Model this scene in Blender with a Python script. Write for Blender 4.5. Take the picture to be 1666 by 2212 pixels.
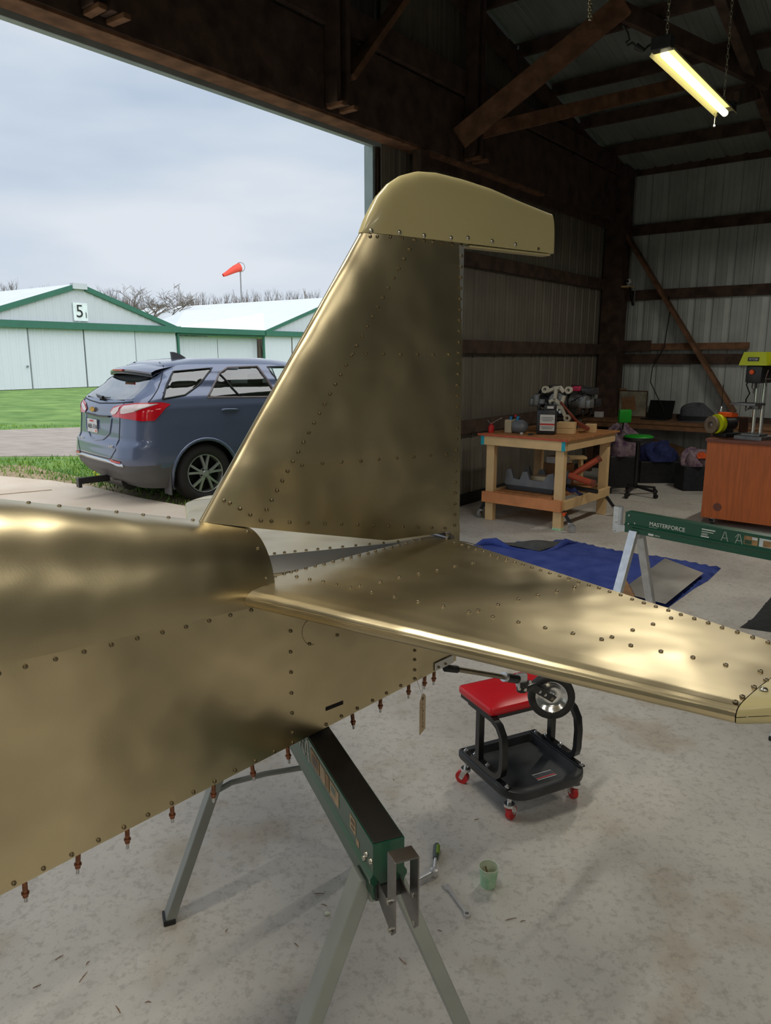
import bpy, bmesh, math, random
from mathutils import Vector, Matrix

R = random.Random(7)
for o in list(bpy.data.objects):
    bpy.data.objects.remove(o)
SC = bpy.context.scene
COL = SC.collection

# ------------------------------------------------------------------ camera
FPX, EYE = 1600.0, 1.6
PIT = math.atan(336 / 1600.0)
CP, SP = math.cos(PIT), math.sin(PIT)
cam = bpy.data.cameras.new('camera')
cam.sensor_fit = 'VERTICAL'
cam.sensor_height = 36.0
cam.lens = FPX / 2212 * 36
cam.clip_start, cam.clip_end = 0.05, 600
cam_o = bpy.data.objects.new('camera', cam)
COL.objects.link(cam_o)
cam_o.location = (0, 0, EYE)
cam_o.rotation_euler = (math.pi / 2 - PIT, 0, 0)
SC.camera = cam_o

# ------------------------------------------------------------------ world: a bright overcast sky
W = bpy.data.worlds.new('overcast_sky')
SC.world = W
W.use_nodes = True
nt = W.node_tree
nt.nodes.clear()
_out = nt.nodes.new('ShaderNodeOutputWorld')
_bg = nt.nodes.new('ShaderNodeBackground')
_tc = nt.nodes.new('ShaderNodeTexCoord')
_mp = nt.nodes.new('ShaderNodeMapping')
_mp.inputs['Scale'].default_value = (1.1, 1.1, 4.2)
_n1 = nt.nodes.new('ShaderNodeTexNoise')
_n1.inputs['Scale'].default_value = 1.7
_n1.inputs['Detail'].default_value = 4
_n1.inputs['Roughness'].default_value = 0.52
_n1.inputs['Distortion'].default_value = 0.0
_cr = nt.nodes.new('ShaderNodeValToRGB')
_cr.color_ramp.elements[0].position = 0.34
_cr.color_ramp.elements[0].color = (0.49, 0.59, 0.725, 1)
_cr.color_ramp.elements[1].position = 0.66
_cr.color_ramp.elements[1].color = (0.74, 0.79, 0.86, 1)
_e = _cr.color_ramp.elements.new(0.50)
_e.color = (0.62, 0.70, 0.80, 1)
_bg.inputs['Strength'].default_value = 1.0
nt.links.new(_tc.outputs['Generated'], _mp.inputs['Vector'])
nt.links.new(_mp.outputs['Vector'], _n1.inputs['Vector'])
nt.links.new(_n1.outputs['Fac'], _cr.inputs['Fac'])
nt.links.new(_cr.outputs['Color'], _bg.inputs['Color'])
nt.links.new(_bg.outputs['Background'], _out.inputs['Surface'])

LAMP_W = 22.0          # watts of one hanging tube lamp
SKY = 1.0
sun = bpy.data.lights.new('veiled_sun', 'SUN')
sun.energy = 2.8
sun.angle = math.radians(100)
sun.color = (1.0, 0.97, 0.92)
sun_o = bpy.data.objects.new('veiled_sun', sun)
COL.objects.link(sun_o)
sun_o.rotation_euler = Vector((-0.45, 0.42, -0.80)).to_track_quat('-Z', 'Y').to_euler()
_bg.inputs['Strength'].default_value = SKY
SC.view_settings.view_transform = 'Standard'
SC.view_settings.look = 'None'
SC.view_settings.exposure = 0.0
SC.view_settings.gamma = 1.0
SC.view_settings.use_curve_mapping = False
SC.cycles.max_bounces = 7
SC.cycles.diffuse_bounces = 3
SC.cycles.glossy_bounces = 3
SC.cycles.transparent_max_bounces = 6
SC.cycles.caustics_reflective = False
SC.cycles.caustics_refractive = False


# ------------------------------------------------------------------ geometry helpers
def ray(x, y):
    u, v = x - 833.0, y - 1106.0
    return Vector((u, FPX * CP - v * SP, -FPX * SP - v * CP))


def at_z(x, y, z):
    r = ray(x, y)
    return Vector((0, 0, EYE)) + r * ((z - EYE) / r.z)


def at_Y(x, y, Y):
    r = ray(x, y)
    return Vector((0, 0, EYE)) + r * (Y / r.y)


def on_plane(x, y, p, d):
    """point of a vertical plane (through p, along d) that the photograph shows at x, y"""
    r = ray(x, y)
    t = (p[0] * -d[1] + p[1] * d[0]) / (r.x * -d[1] + r.y * d[0])
    return Vector((0, 0, EYE)) + r * t


def V(*a):
    return Vector(a)


def frame(o, x, y=None, z=None):
    """4x4 matrix with origin o and axes x, y, z (columns)"""
    x = Vector(x).normalized()
    if z is None and y is None:
        z = V(0, 0, 1)
    if y is None:
        z = Vector(z)
        y = z.cross(x).normalized()
        z = x.cross(y)
    elif z is None:
        y = Vector(y)
        z = x.cross(y).normalized()
        y = z.cross(x)
    return Matrix(((x.x, y[0], z[0], o[0]), (x.y, y[1], z[1], o[1]), (x.z, y[2], z[2], o[2]), (0, 0, 0, 1)))


class MB:
    def __init__(self, T=None):
        self.v, self.f, self.T = [], [], T

    def add(self, vs, fs, T=None):
        n = len(self.v)
        for p in vs:
            p = Vector(p)
            if T is not None:
                p = T @ p
            if self.T is not None:
                p = self.T @ p
            self.v.append(p)
        for f in fs:
            self.f.append([i + n for i in f])
        return self

    def box(self, c, s, T=None, bev=0.0):
        x, y, z = s[0] / 2, s[1] / 2, s[2] / 2
        if bev <= 0:
            vs = [(c[0] + a * x, c[1] + b * y, c[2] + d * z) for a in (-1, 1) for b in (-1, 1) for d in (-1, 1)]
            fs = [(0, 1, 3, 2), (4, 6, 7, 5), (0, 4, 5, 1), (2, 3, 7, 6), (0, 2, 6, 4), (1, 5, 7, 3)]
            return self.add(vs, fs, T)
        bm = bmesh.new()
        bmesh.ops.create_cube(bm, size=1.0)
        for v in bm.verts:
            v.co = V(c[0] + v.co.x * s[0], c[1] + v.co.y * s[1], c[2] + v.co.z * s[2])
        bmesh.ops.bevel(bm, geom=bm.edges[:], offset=min(bev, x * .95, y * .95, z * .95), segments=2, affect='EDGES', profile=0.5)
        bm.verts.index_update()
        self.add([v.co.copy() for v in bm.verts], [[v.index for v in f.verts] for f in bm.faces], T)
        bm.free()
        return self

    def bar(self, a, b, w, h, up=(0, 0, 1), bev=0.0, ext=0.0):
        """rectangular bar from a to b, w across, h along up"""
        a, b = Vector(a), Vector(b)
        L = (b - a).length
        T = frame((a + b) / 2, b - a, None, up)
        return self.box((0, 0, 0), (L + 2 * ext, w, h), T, bev)

    def cyl(self, a, b, r, r2=None, n=12, caps=True):
        a, b = Vector(a), Vector(b)
        r2 = r if r2 is None else r2
        d = b - a
        up = V(0, 0, 1) if abs(d.normalized().z) < .95 else V(1, 0, 0)
        T = frame(a, d, None, up)
        L = d.length
        vs, fs = [], []
        for i in range(n):
            t = 2 * math.pi * i / n
            vs.append((0, math.cos(t) * r, math.sin(t) * r))
            vs.append((L, math.cos(t) * r2, math.sin(t) * r2))
        for i in range(n):
            j = (i + 1) % n
            fs.append((2 * i, 2 * j, 2 * j + 1, 2 * i + 1))
        if caps:
            fs.append([2 * i for i in range(n)][::-1])
            fs.append([2 * i + 1 for i in range(n)])
        return self.add(vs, fs, T)

    def tube(self, pts, r, n=8, caps=True, flat=None):
        """tube along pts; flat=(w,h) gives a rectangular section of that size"""
        pts = [Vector(p) for p in pts]
        vs, fs = [], []
        m = len(pts)
        sec = None
        if flat:
            sec = [(-flat[0] / 2, -flat[1] / 2), (flat[0] / 2, -flat[1] / 2), (flat[0] / 2, flat[1] / 2), (-flat[0] / 2, flat[1] / 2)]
            n = 4
        prev = None
        for i, p in enumerate(pts):
            d = (pts[min(i + 1, m - 1)] - pts[max(i - 1, 0)])
            d = d.normalized() if d.length > 1e-9 else V(1, 0, 0)
            if prev is None:
                up = V(0, 0, 1) if abs(d.z) < .9 else V(1, 0, 0)
                s = d.cross(up).normalized()
            else:
                s = (prev - d * prev.dot(d))
                s = s.normalized() if s.length > 1e-9 else d.orthogonal().normalized()
            u = s.cross(d)
            prev = s
            rr = r[i] if isinstance(r, (list, tuple)) else r
            for k in range(n):
                if sec:
                    vs.append(p + s * sec[k][0] + u * sec[k][1])
                else:
                    t = 2 * math.pi * k / n
                    vs.append(p + s * math.cos(t) * rr + u * math.sin(t) * rr)
        for i in range(m - 1):
            for k in range(n):
                a, b = i * n + k, i * n + (k + 1) % n
                fs.append((a, b, b + n, a + n))
        if caps:
            fs.append(list(range(n))[::-1])
            fs.append([(m - 1) * n + k for k in range(n)])
        return self.add(vs, fs)

    def lathe(self, prof, T=None, n=16, caps=True):
        """prof = [(r, z), ...] turned about local z"""
        vs, fs = [], []
        for r, z in prof:
            for k in range(n):
                t = 2 * math.pi * k / n
                vs.append((r * math.cos(t), r * math.sin(t), z))
        for i in range(len(prof) - 1):
            for k in range(n):
                a, b = i * n + k, i * n + (k + 1) % n
                fs.append((a, b, b + n, a + n))
        caps = caps and prof[0] != prof[-1]
        if caps and prof[0][0] > 1e-6:
            fs.append(list(range(n))[::-1])
        if caps and prof[-1][0] > 1e-6:
            fs.append([(len(prof) - 1) * n + k for k in range(n)])
        return self.add(vs, fs, T)

    def grid(self, fn, nu, nv, closeu=False, flip=False, skip=None):
        vs = [fn(i / nu, j / nv) for j in range(nv + 1) for i in range(nu + (0 if closeu else 1))]
        w = nu + (0 if closeu else 1)
        fs = []
        for j in range(nv):
            for i in range(nu):
                a, b = j * w + i, j * w + (i + 1) % w
                q = (a, b, b + w, a + w)
                if skip and skip((Vector(vs[q[0]]) + Vector(vs[q[2]])) / 2, (i + .5) / nu, (j + .5) / nv):
                    continue
                fs.append(q[::-1] if flip else q)
        return self.add(vs, fs)

    def prism(self, poly, h, T=None, z0=0.0):
        """closed outline poly [(x, y)] in local xy raised from z0 to z0+h"""
        n = len(poly)
        vs = [(p[0], p[1], z0) for p in poly] + [(p[0], p[1], z0 + h) for p in poly]
        fs = [list(range(n))[::-1], [n + i for i in range(n)]]
        fs += [(i, (i + 1) % n, n + (i + 1) % n, n + i) for i in range(n)]
        return self.add(vs, fs, T)

    def build(self, name, m, parent=None, smooth=False, angle=None, keep=False):
        if not self.v:
            self.v = [V(0, 0, 0)]
        lo = [min(p[i] for p in self.v) for i in range(3)]
        hi = [max(p[i] for p in self.v) for i in range(3)]
        c = V((lo[0] + hi[0]) / 2, (lo[1] + hi[1]) / 2, lo[2])
        me = bpy.data.meshes.new(name)
        me.from_pydata([p - c for p in self.v], [], self.f)
        bm = bmesh.new()
        bm.from_mesh(me)
        bmesh.ops.remove_doubles(bm, verts=bm.verts, dist=1e-5)
        bmesh.ops.recalc_face_normals(bm, faces=bm.faces)
        bm.to_mesh(me)
        bm.free()
        for m_ in (m if isinstance(m, (list, tuple)) else [m]):
            me.materials.append(MATS[m_] if isinstance(m_, str) else m_)
        if smooth:
            me.polygons.foreach_set('use_smooth', [True] * len(me.polygons))
            if angle is not None:
                me.set_sharp_from_angle(angle=math.radians(angle))
        o = bpy.data.objects.new(name, me)
        COL.objects.link(o)
        o.location = c
        if parent is not None:
            o.parent = parent
            o.location = c - wloc(parent)
        return o


def wloc(o):
    l = Vector(o.location)
    while o.parent is not None:
        o = o.parent
        l = l + o.location
    return l


def thing(name, loc, label=None, cat=None, group=None):
    o = bpy.data.objects.new(name, None)
    o.empty_display_size = 0.1
    COL.objects.link(o)
    o.location = loc
    if label:
        tag(o, label, cat, group)
    return o


def tag(o, label, cat, group=None):
    o['label'] = label
    o['category'] = cat
    if group:
        o['group'] = group
    return o


def struct(o):
    o['kind'] = 'structure'
    return o


def stuff(o):
    o['kind'] = 'stuff'
    return o


def put(mesh, name, loc, parent, T=None):
    """object sharing a mesh at world loc with rotation T (3x3)"""
    o = bpy.data.objects.new(name, mesh)
    COL.objects.link(o)
    if T is not None:
        o.rotation_euler = T.to_euler()
    o.location = Vector(loc) - (wloc(parent) if parent is not None else V(0, 0, 0))
    if parent is not None:
        o.parent = parent
    return o


def copy_tree(root, loc, rotz=None):
    """copy of a thing with its parts and their sub-parts"""
    r = root.copy()
    COL.objects.link(r)
    r.location = loc
    if rotz is not None:
        r.rotation_euler.z = rotz
    for ch in root.children:
        c = ch.copy()
        COL.objects.link(c)
        c.parent = r
        for g in ch.children:
            d = g.copy()
            COL.objects.link(d)
            d.parent = c
    return r


def text_part(name, s, size, T, m, parent, ext=0.0004, align='LEFT'):
    cu = bpy.data.curves.new(name, 'FONT')
    cu.body = s
    cu.size = size
    cu.extrude = ext
    cu.align_x = align
    cu.resolution_u = 3
    ob = bpy.data.objects.new(name + '_tmp', cu)
    COL.objects.link(ob)
    dg = bpy.context.evaluated_depsgraph_get()
    me = bpy.data.meshes.new_from_object(ob.evaluated_get(dg))
    bpy.data.objects.remove(ob)
    b = MB(T)
    b.add([v.co.copy() for v in me.vertices], [list(p.vertices) for p in me.polygons])
    bpy.data.meshes.remove(me)
    return b.build(name, m, parent)


# ------------------------------------------------------------------ materials
MATS = {}


def c8(r, g, b):
    def l(x):
        x /= 255.0
        return x / 12.92 if x <= 0.04045 else ((x + 0.055) / 1.055) ** 2.4
    return (l(r), l(g), l(b))


def mat(name, col, rough=0.5, metal=0.0, var=0.12, scale=6.0, detail=2, bump=0.0, bscale=60.0, rvar=0.0,
        emit=0.0, stretch=None, col2=None, spec=None, coat=0.0, alpha=1.0, bdist=0.01, trans=0.0, ramp=None, ior=1.5):
    m = bpy.data.materials.new(name)
    m.use_nodes = True
    t = m.node_tree
    bs = t.nodes['Principled BSDF']
    L = t.links.new
    tc = t.nodes.new('ShaderNodeTexCoord')
    mp = t.nodes.new('ShaderNodeMapping')
    if stretch:
        mp.inputs['Scale'].default_value = stretch
    L(tc.outputs['Object'], mp.inputs['Vector'])
    n = t.nodes.new('ShaderNodeTexNoise')
    n.inputs['Scale'].default_value = scale
    n.inputs['Detail'].default_value = detail
    L(mp.outputs['Vector'], n.inputs['Vector'])
    cr = t.nodes.new('ShaderNodeValToRGB')
    a, b = (ramp or (0.3, 0.7))
    cr.color_ramp.elements[0].position = a
    cr.color_ramp.elements[1].position = b
    c2 = col2 or tuple(min(1, x * (1 + var)) for x in col)
    c1 = col if col2 else tuple(x * (1 - var) for x in col)
    cr.color_ramp.elements[0].color = (*c1, 1)
    cr.color_ramp.elements[1].color = (*c2, 1)
    L(n.outputs['Fac'], cr.inputs['Fac'])
    L(cr.outputs['Color'], bs.inputs['Base Color'])
    bs.inputs['Roughness'].default_value = rough
    bs.inputs['Metallic'].default_value = metal
    bs.inputs['IOR'].default_value = ior
    if spec is not None:
        bs.inputs['Specular IOR Level'].default_value = spec
    if coat:
        bs.inputs['Coat Weight'].default_value = coat
        bs.inputs['Coat Roughness'].default_value = 0.06
    if trans:
        bs.inputs['Transmission Weight'].default_value = trans
    if rvar:
        mr = t.nodes.new('ShaderNodeMapRange')
        mr.inputs['To Min'].default_value = max(0.02, rough - rvar)
        mr.inputs['To Max'].default_value = min(1, rough + rvar)
        n3 = t.nodes.new('ShaderNodeTexNoise')
        n3.inputs['Scale'].default_value = scale * 2.3
        n3.inputs['Detail'].default_value = 2
        L(mp.outputs['Vector'], n3.inputs['Vector'])
        L(n3.outputs['Fac'], mr.inputs['Value'])
        L(mr.outputs['Result'], bs.inputs['Roughness'])
    if bump:
        n2 = t.nodes.new('ShaderNodeTexNoise')
        n2.inputs['Scale'].default_value = bscale
        n2.inputs['Detail'].default_value = 2
        L(mp.outputs['Vector'], n2.inputs['Vector'])
        bp = t.nodes.new('ShaderNodeBump')
        bp.inputs['Strength'].default_value = bump
        bp.inputs['Distance'].default_value = bdist
        L(n2.outputs['Fac'], bp.inputs['Height'])
        L(bp.outputs['Normal'], bs.inputs['Normal'])
    if emit:
        bs.inputs['Emission Color'].default_value = (*col, 1)
        bs.inputs['Emission Strength'].default_value = emit
    if alpha < 1:
        bs.inputs['Alpha'].default_value = alpha
    MATS[name] = m
    return m


def glass_mat(name, tint, refl=0.12, see=0.75):
    """thin pane: tinted see-through plus mirror reflection that grows at grazing angles"""
    m = bpy.data.materials.new(name)
    m.use_nodes = True
    t = m.node_tree
    t.nodes.clear()
    out = t.nodes.new('ShaderNodeOutputMaterial')
    tr = t.nodes.new('ShaderNodeBsdfTransparent')
    tr.inputs['Color'].default_value = (*[see * x for x in tint], 1)
    gl = t.nodes.new('ShaderNodeBsdfGlossy')
    gl.inputs['Roughness'].default_value = 0.03
    lw = t.nodes.new('ShaderNodeFresnel')
    lw.inputs['IOR'].default_value = 1.55
    ad = t.nodes.new('ShaderNodeMath')
    ad.operation = 'ADD'
    ad.inputs[1].default_value = refl
    ad.use_clamp = True
    mx = t.nodes.new('ShaderNodeMixShader')
    t.links.new(lw.outputs['Fac'], ad.inputs[0])
    t.links.new(ad.outputs['Value'], mx.inputs['Fac'])
    t.links.new(tr.outputs['BSDF'], mx.inputs[1])
    t.links.new(gl.outputs['BSDF'], mx.inputs[2])
    t.links.new(mx.outputs['Shader'], out.inputs['Surface'])
    MATS[name] = m
    return m


def metal_skin(name, col, rough, rv, wave, fine, stain=0.25, wscale=3.2):
    """sheet aluminium: soft waviness, fine sanding marks, blotchy dulling"""
    m = bpy.data.materials.new(name)
    m.use_nodes = True
    t = m.node_tree
    bs = t.nodes['Principled BSDF']
    L = t.links.new
    tc = t.nodes.new('ShaderNodeTexCoord')

    def noise(sc, det, stretch=None, dist=0.0):
        mp = t.nodes.new('ShaderNodeMapping')
        if stretch:
            mp.inputs['Scale'].default_value = stretch
            mp.inputs['Rotation'].default_value = (0.3, 0.5, 0.9)
        L(tc.outputs['Object'], mp.inputs['Vector'])
        n = t.nodes.new('ShaderNodeTexNoise')
        n.inputs['Scale'].default_value = sc
        n.inputs['Detail'].default_value = det
        n.inputs['Distortion'].default_value = dist
        L(mp.outputs['Vector'], n.inputs['Vector'])
        return n.outputs['Fac']
    cr = t.nodes.new('ShaderNodeValToRGB')
    cr.color_ramp.elements[0].position = 0.28
    cr.color_ramp.elements[1].position = 0.62
    cr.color_ramp.elements[0].color = (*[x * (1 - stain) for x in col], 1)
    cr.color_ramp.elements[1].color = (*col, 1)
    L(noise(4.0, 3), cr.inputs['Fac'])
    L(cr.outputs['Color'], bs.inputs['Base Color'])
    bs.inputs['Metallic'].default_value = 1.0
    mr = t.nodes.new('ShaderNodeMapRange')
    mr.inputs['From Min'].default_value = 0.3
    mr.inputs['From Max'].default_value = 0.7
    mr.inputs['To Min'].default_value = rough - rv
    mr.inputs['To Max'].default_value = rough + rv
    L(noise(3.0, 2), mr.inputs['Value'])
    L(mr.outputs['Result'], bs.inputs['Roughness'])
    b1 = t.nodes.new('ShaderNodeBump')
    b1.inputs['Strength'].default_value = wave
    b1.inputs['Distance'].default_value = 0.06
    L(noise(wscale, 2), b1.inputs['Height'])
    b2 = t.nodes.new('ShaderNodeBump')
    b2.inputs['Strength'].default_value = fine
    b2.inputs['Distance'].default_value = 0.0015
    L(noise(90, 2, (1, 6, 1)), b2.inputs['Height'])
    L(b1.outputs['Normal'], b2.inputs['Normal'])
    L(b2.outputs['Normal'], bs.inputs['Normal'])
    MATS[name] = m
    return m


metal_skin('warm_lit_skin', (0.68, 0.575, 0.365), 0.35, 0.07, 0.34, 0.05, 0.24, 4.0)  # gold tint put into the bare aluminium for the warm lamp light
metal_skin('bare_aluminium', (0.70, 0.69, 0.67), 0.42, 0.05, 0.03, 0.05, 0.1)
metal_skin('sheet_metal', (0.66, 0.64, 0.60), 0.45, 0.05, 0.12, 0.05, 0.1)
mat('cream_tip', c8(184, 172, 126), 0.32, var=0.05, coat=0.25, scale=3)
mat('rivet_metal', (0.30, 0.25, 0.17), 0.38, 1.0, var=0.2, scale=200)
mat('screw_metal', (0.55, 0.53, 0.47), 0.3, 1.0, var=0.1)
mat('black_hole', (0.006, 0.006, 0.006), 0.8)
mat('copper', (0.30, 0.13, 0.075), 0.42, 0.85, var=0.25, scale=120)
mat('steel', (0.55, 0.55, 0.56), 0.28, 1.0, var=0.12, scale=60)
mat('dark_steel', (0.23, 0.22, 0.215), 0.34, 1.0, var=0.15, scale=30)
mat('chrome', (0.78, 0.78, 0.78), 0.16, 0.9, var=0.04)
mat('tool_chrome', (0.66, 0.66, 0.66), 0.34, 0.6, var=0.06, scale=60)
mat('zinc', (0.60, 0.62, 0.64), 0.32, 0.9, var=0.1, scale=30)
mat('gunmetal_rod', (0.30, 0.26, 0.19), 0.36, 1.0, var=0.15, scale=50)
mat('black_paint', (0.012, 0.012, 0.013), 0.3, var=0.3, scale=30, coat=0.1)
mat('black_rubber', (0.014, 0.014, 0.014), 0.6, var=0.3, scale=60)
mat('black_plastic', (0.02, 0.021, 0.023), 0.42, var=0.25, scale=25)
mat('tray_plastic', (0.026, 0.028, 0.031), 0.48, var=0.5, scale=9, rvar=0.12)
mat('red_vinyl', c8(206, 22, 36), 0.33, var=0.06, scale=10, bump=0.03, bscale=260)
mat('red_plastic', c8(196, 34, 34), 0.4, var=0.1, scale=20)
mat('horse_green', c8(8, 74, 52), 0.3, var=0.1, scale=8, coat=0.25)
mat('horse_black', (0.010, 0.009, 0.009), 0.5, var=0.25, scale=14, rvar=0.08)
mat('leg_paint', c8(150, 155, 150), 0.42, 0.25, var=0.08, scale=10)
mat('white_print', c8(222, 222, 214), 0.5, var=0.04)
mat('sticker_tan', c8(186, 160, 128), 0.5, var=0.2, scale=40)
mat('sticker_dark', c8(96, 78, 64), 0.5, var=0.3, scale=40)
mat('sticker_photo', c8(150, 116, 74), 0.5, var=0.4, scale=30)
mat('sticker_sky', c8(196, 205, 205), 0.5, var=0.1, scale=30)
mat('sticker_green', c8(40, 74, 48), 0.5, var=0.3, scale=30)
mat('paper_tag', c8(226, 200, 164), 0.75, var=0.05, scale=20)
mat('ink', (0.02, 0.02, 0.02), 0.7)
mat('string', c8(150, 140, 120), 0.8)
# building
mat('old_wood', c8(78, 60, 50), 0.85, var=0.45, scale=7, stretch=(1, 1, 1), bump=0.25, bscale=30)
mat('old_wood_light', c8(122, 88, 64), 0.85, var=0.4, scale=8, bump=0.2, bscale=30)
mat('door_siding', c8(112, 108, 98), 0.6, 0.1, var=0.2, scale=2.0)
mat('gable_siding_shaded', c8(126, 120, 108), 0.55, 0.15, var=0.22, scale=1.6)  # darker siding tone, holds the backlit shade of the door wall
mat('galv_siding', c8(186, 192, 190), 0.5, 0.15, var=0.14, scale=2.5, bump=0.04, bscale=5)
mat('roof_liner', c8(140, 148, 144), 0.5, 0.15, var=0.15, scale=2.0)
mat('gap_trim', c8(160, 176, 176), 0.4, 0.2, var=0.1)
mat('rubber_base', (0.012, 0.012, 0.013), 0.7)
# furniture
mat('pine', c8(226, 192, 140), 0.62, var=0.10, scale=5, stretch=(1, 1, 1), bump=0.05, bscale=30)
mat('pine_red', c8(214, 140, 88), 0.62, var=0.14, scale=6)
mat('osb_top', c8(176, 120, 72), 0.6, var=0.3, scale=26)
mat('ply_edge', c8(186, 88, 58), 0.6, var=0.15, scale=20)
mat('teal_tape', c8(0, 168, 190), 0.5, var=0.05)
mat('desk_veneer', c8(196, 104, 48), 0.42, var=0.14, scale=5, stretch=(9, 9, 0.7))
mat('desk_edge', c8(122, 72, 56), 0.45, var=0.1)
mat('dark_wood', c8(84, 58, 42), 0.7, var=0.3, scale=9)
mat('counter_wood', c8(128, 92, 62), 0.7, var=0.3, scale=9)
mat('lime_plastic', c8(206, 218, 20), 0.4, var=0.05)
mat('orange_plastic', c8(238, 92, 28), 0.4, var=0.06)
mat('green_plastic', c8(30, 150, 40), 0.45, var=0.08)
mat('grey_plastic', c8(112, 116, 122), 0.42, var=0.12, scale=12)
mat('grinding_wheel', c8(132, 116, 98), 0.9, var=0.15, scale=60)
mat('cast_cream', c8(206, 200, 180), 0.5, 0.1, var=0.12, scale=20)
mat('cast_grey', c8(128, 130, 130), 0.42, 0.6, var=0.2, scale=25)
mat('cast_dark', c8(60, 60, 62), 0.45, 0.5, var=0.3, scale=25)
mat('pink_cap', c8(190, 42, 84), 0.45)
mat('label_white', c8(210, 210, 206), 0.5, var=0.05)
mat('label_red', c8(200, 52, 48), 0.5)
mat('rust_tube', c8(178, 76, 48), 0.5, var=0.12, scale=12)
mat('rust_tool', c8(136, 66, 46), 0.55, var=0.2, scale=20)
mat('blue_cap', c8(40, 130, 190), 0.45)
mat('beige_box', c8(196, 182, 152), 0.6)
mat('white_box', c8(222, 222, 220), 0.5)
mat('cloth_grey', c8(84, 86, 92), 0.9, var=0.15, scale=30)
mat('cloth_dark', c8(40, 42, 48), 0.9, var=0.3, scale=20)
mat('cloth_navy', c8(44, 54, 104), 0.9, var=0.3, scale=20)
mat('cloth_purple', c8(96, 66, 96), 0.9, col2=c8(170, 150, 156), scale=14)
mat('cloth_orange', c8(232, 96, 44), 0.8)
mat('carton', c8(150, 112, 78), 0.8, var=0.2, scale=10)
mat('print_pale', c8(150, 146, 128), 0.6, var=0.35, scale=9)
mat('laptop_black', (0.008, 0.008, 0.009), 0.35)
# rugs
mat('blanket_blue', c8(40, 62, 138), 0.95, var=0.28, scale=7, bump=0.6, bscale=55, col2=c8(66, 84, 160), bdist=0.006)
mat('blanket_grey', c8(82, 82, 82), 0.95, var=0.25, scale=9, bump=0.5, bscale=60)
mat('mat_black', c8(48, 50, 50), 0.9, var=0.3, scale=5, bump=0.6, bscale=30, stretch=(3, 14, 3))
# small things
mat('cup_paper', c8(226, 232, 208), 0.55, var=0.05)
mat('cup_green', c8(150, 208, 164), 0.55, col2=c8(206, 228, 196), scale=38)
mat('lime_grip', c8(122, 158, 40), 0.45)
mat('grip_grey', c8(70, 82, 76), 0.5)
mat('splinter', c8(132, 100, 66), 0.85, var=0.3, scale=60)
# lamp
mat('lamp_white', c8(236, 228, 170), 0.5, var=0.02)
mat('chain_metal', (0.62, 0.58, 0.46), 0.3, 1.0)
mat('cord_black', (0.01, 0.01, 0.01), 0.6)
mat('tube_glow', (1.0, 0.93, 0.60), 0.5, var=0.0, emit=2.2)

# ================================================================== THE HANGAR
GA = math.radians(38)
GX = V(math.sin(GA), math.cos(GA), 0)          # along the door wall, to the right and away
SX = V(math.cos(GA), -math.sin(GA), 0)         # along the side wall, to the right and nearer
G0 = V(0.854, 8.02, 0)
C0 = G0 + GX * 3.86                            # the corner


def gw(k, m, z):
    """k along the door wall, m from the door wall into the room"""
    return G0 + GX * k + SX * m + V(0, 0, z)


def sw(m, d, z):
    """m along the side wall from the corner, d from that wall into the room"""
    return C0 + SX * m - GX * d + V(0, 0, z)


def gpix(x, y, off=0.0):
    p = on_plane(x, y, G0 + SX * off, GX)
    return (p - G0).dot(GX), p.z


KE, RS, EAVE = 3.86, 0.22, 4.05
KR = -6.3                                      # ridge


def roof_z(k):
    return EAVE + RS * (KE - k if k > KR else KE - 2 * KR + k)


KL = 2 * KR - KE                               # far eave
DEPTH = 11.0

# floor: one concrete slab with a broomed, stained top
fl = MB()
fl.prism([tuple(gw(k, m, 0).xy) for k, m in ((KE + .1, -.25), (KL - .1, -.25), (KL - .1, DEPTH + .1), (KE + .1, DEPTH + .1))], 0.2, None, -0.2)
m = bpy.data.materials.new('concrete')
m.use_nodes = True
t = m.node_tree
bs = t.nodes['Principled BSDF']
L = t.links.new
tc = t.nodes.new('ShaderNodeTexCoord')


def _n(sc, det, dist=0.0, rough=0.55):
    n = t.nodes.new('ShaderNodeTexNoise')
    n.inputs['Scale'].default_value = sc
    n.inputs['Detail'].default_value = det
    n.inputs['Distortion'].default_value = dist
    n.inputs['Roughness'].default_value = rough
    L(tc.outputs['Object'], n.inputs['Vector'])
    return n.outputs['Fac']


def _ramp(src, stops):
    cr = t.nodes.new('ShaderNodeValToRGB')
    el = cr.color_ramp.elements
    while len(el) < len(stops):
        el.new(0.5)
    for e, (p, c) in zip(el, stops):
        e.position = p
        e.color = (*c, 1)
    L(src, cr.inputs['Fac'])
    return cr.outputs['Color']


def _mix(a, b, fac, mode='MIX'):
    mx = t.nodes.new('ShaderNodeMix')
    mx.data_type = 'RGBA'
    mx.blend_type = mode
    mx.inputs[0].default_value = fac if not hasattr(fac, 'is_linked') else 0
    if hasattr(fac, 'is_linked'):
        L(fac, mx.inputs[0])
    L(a, mx.inputs[6])
    L(b, mx.inputs[7])
    return mx.outputs[2]


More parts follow.
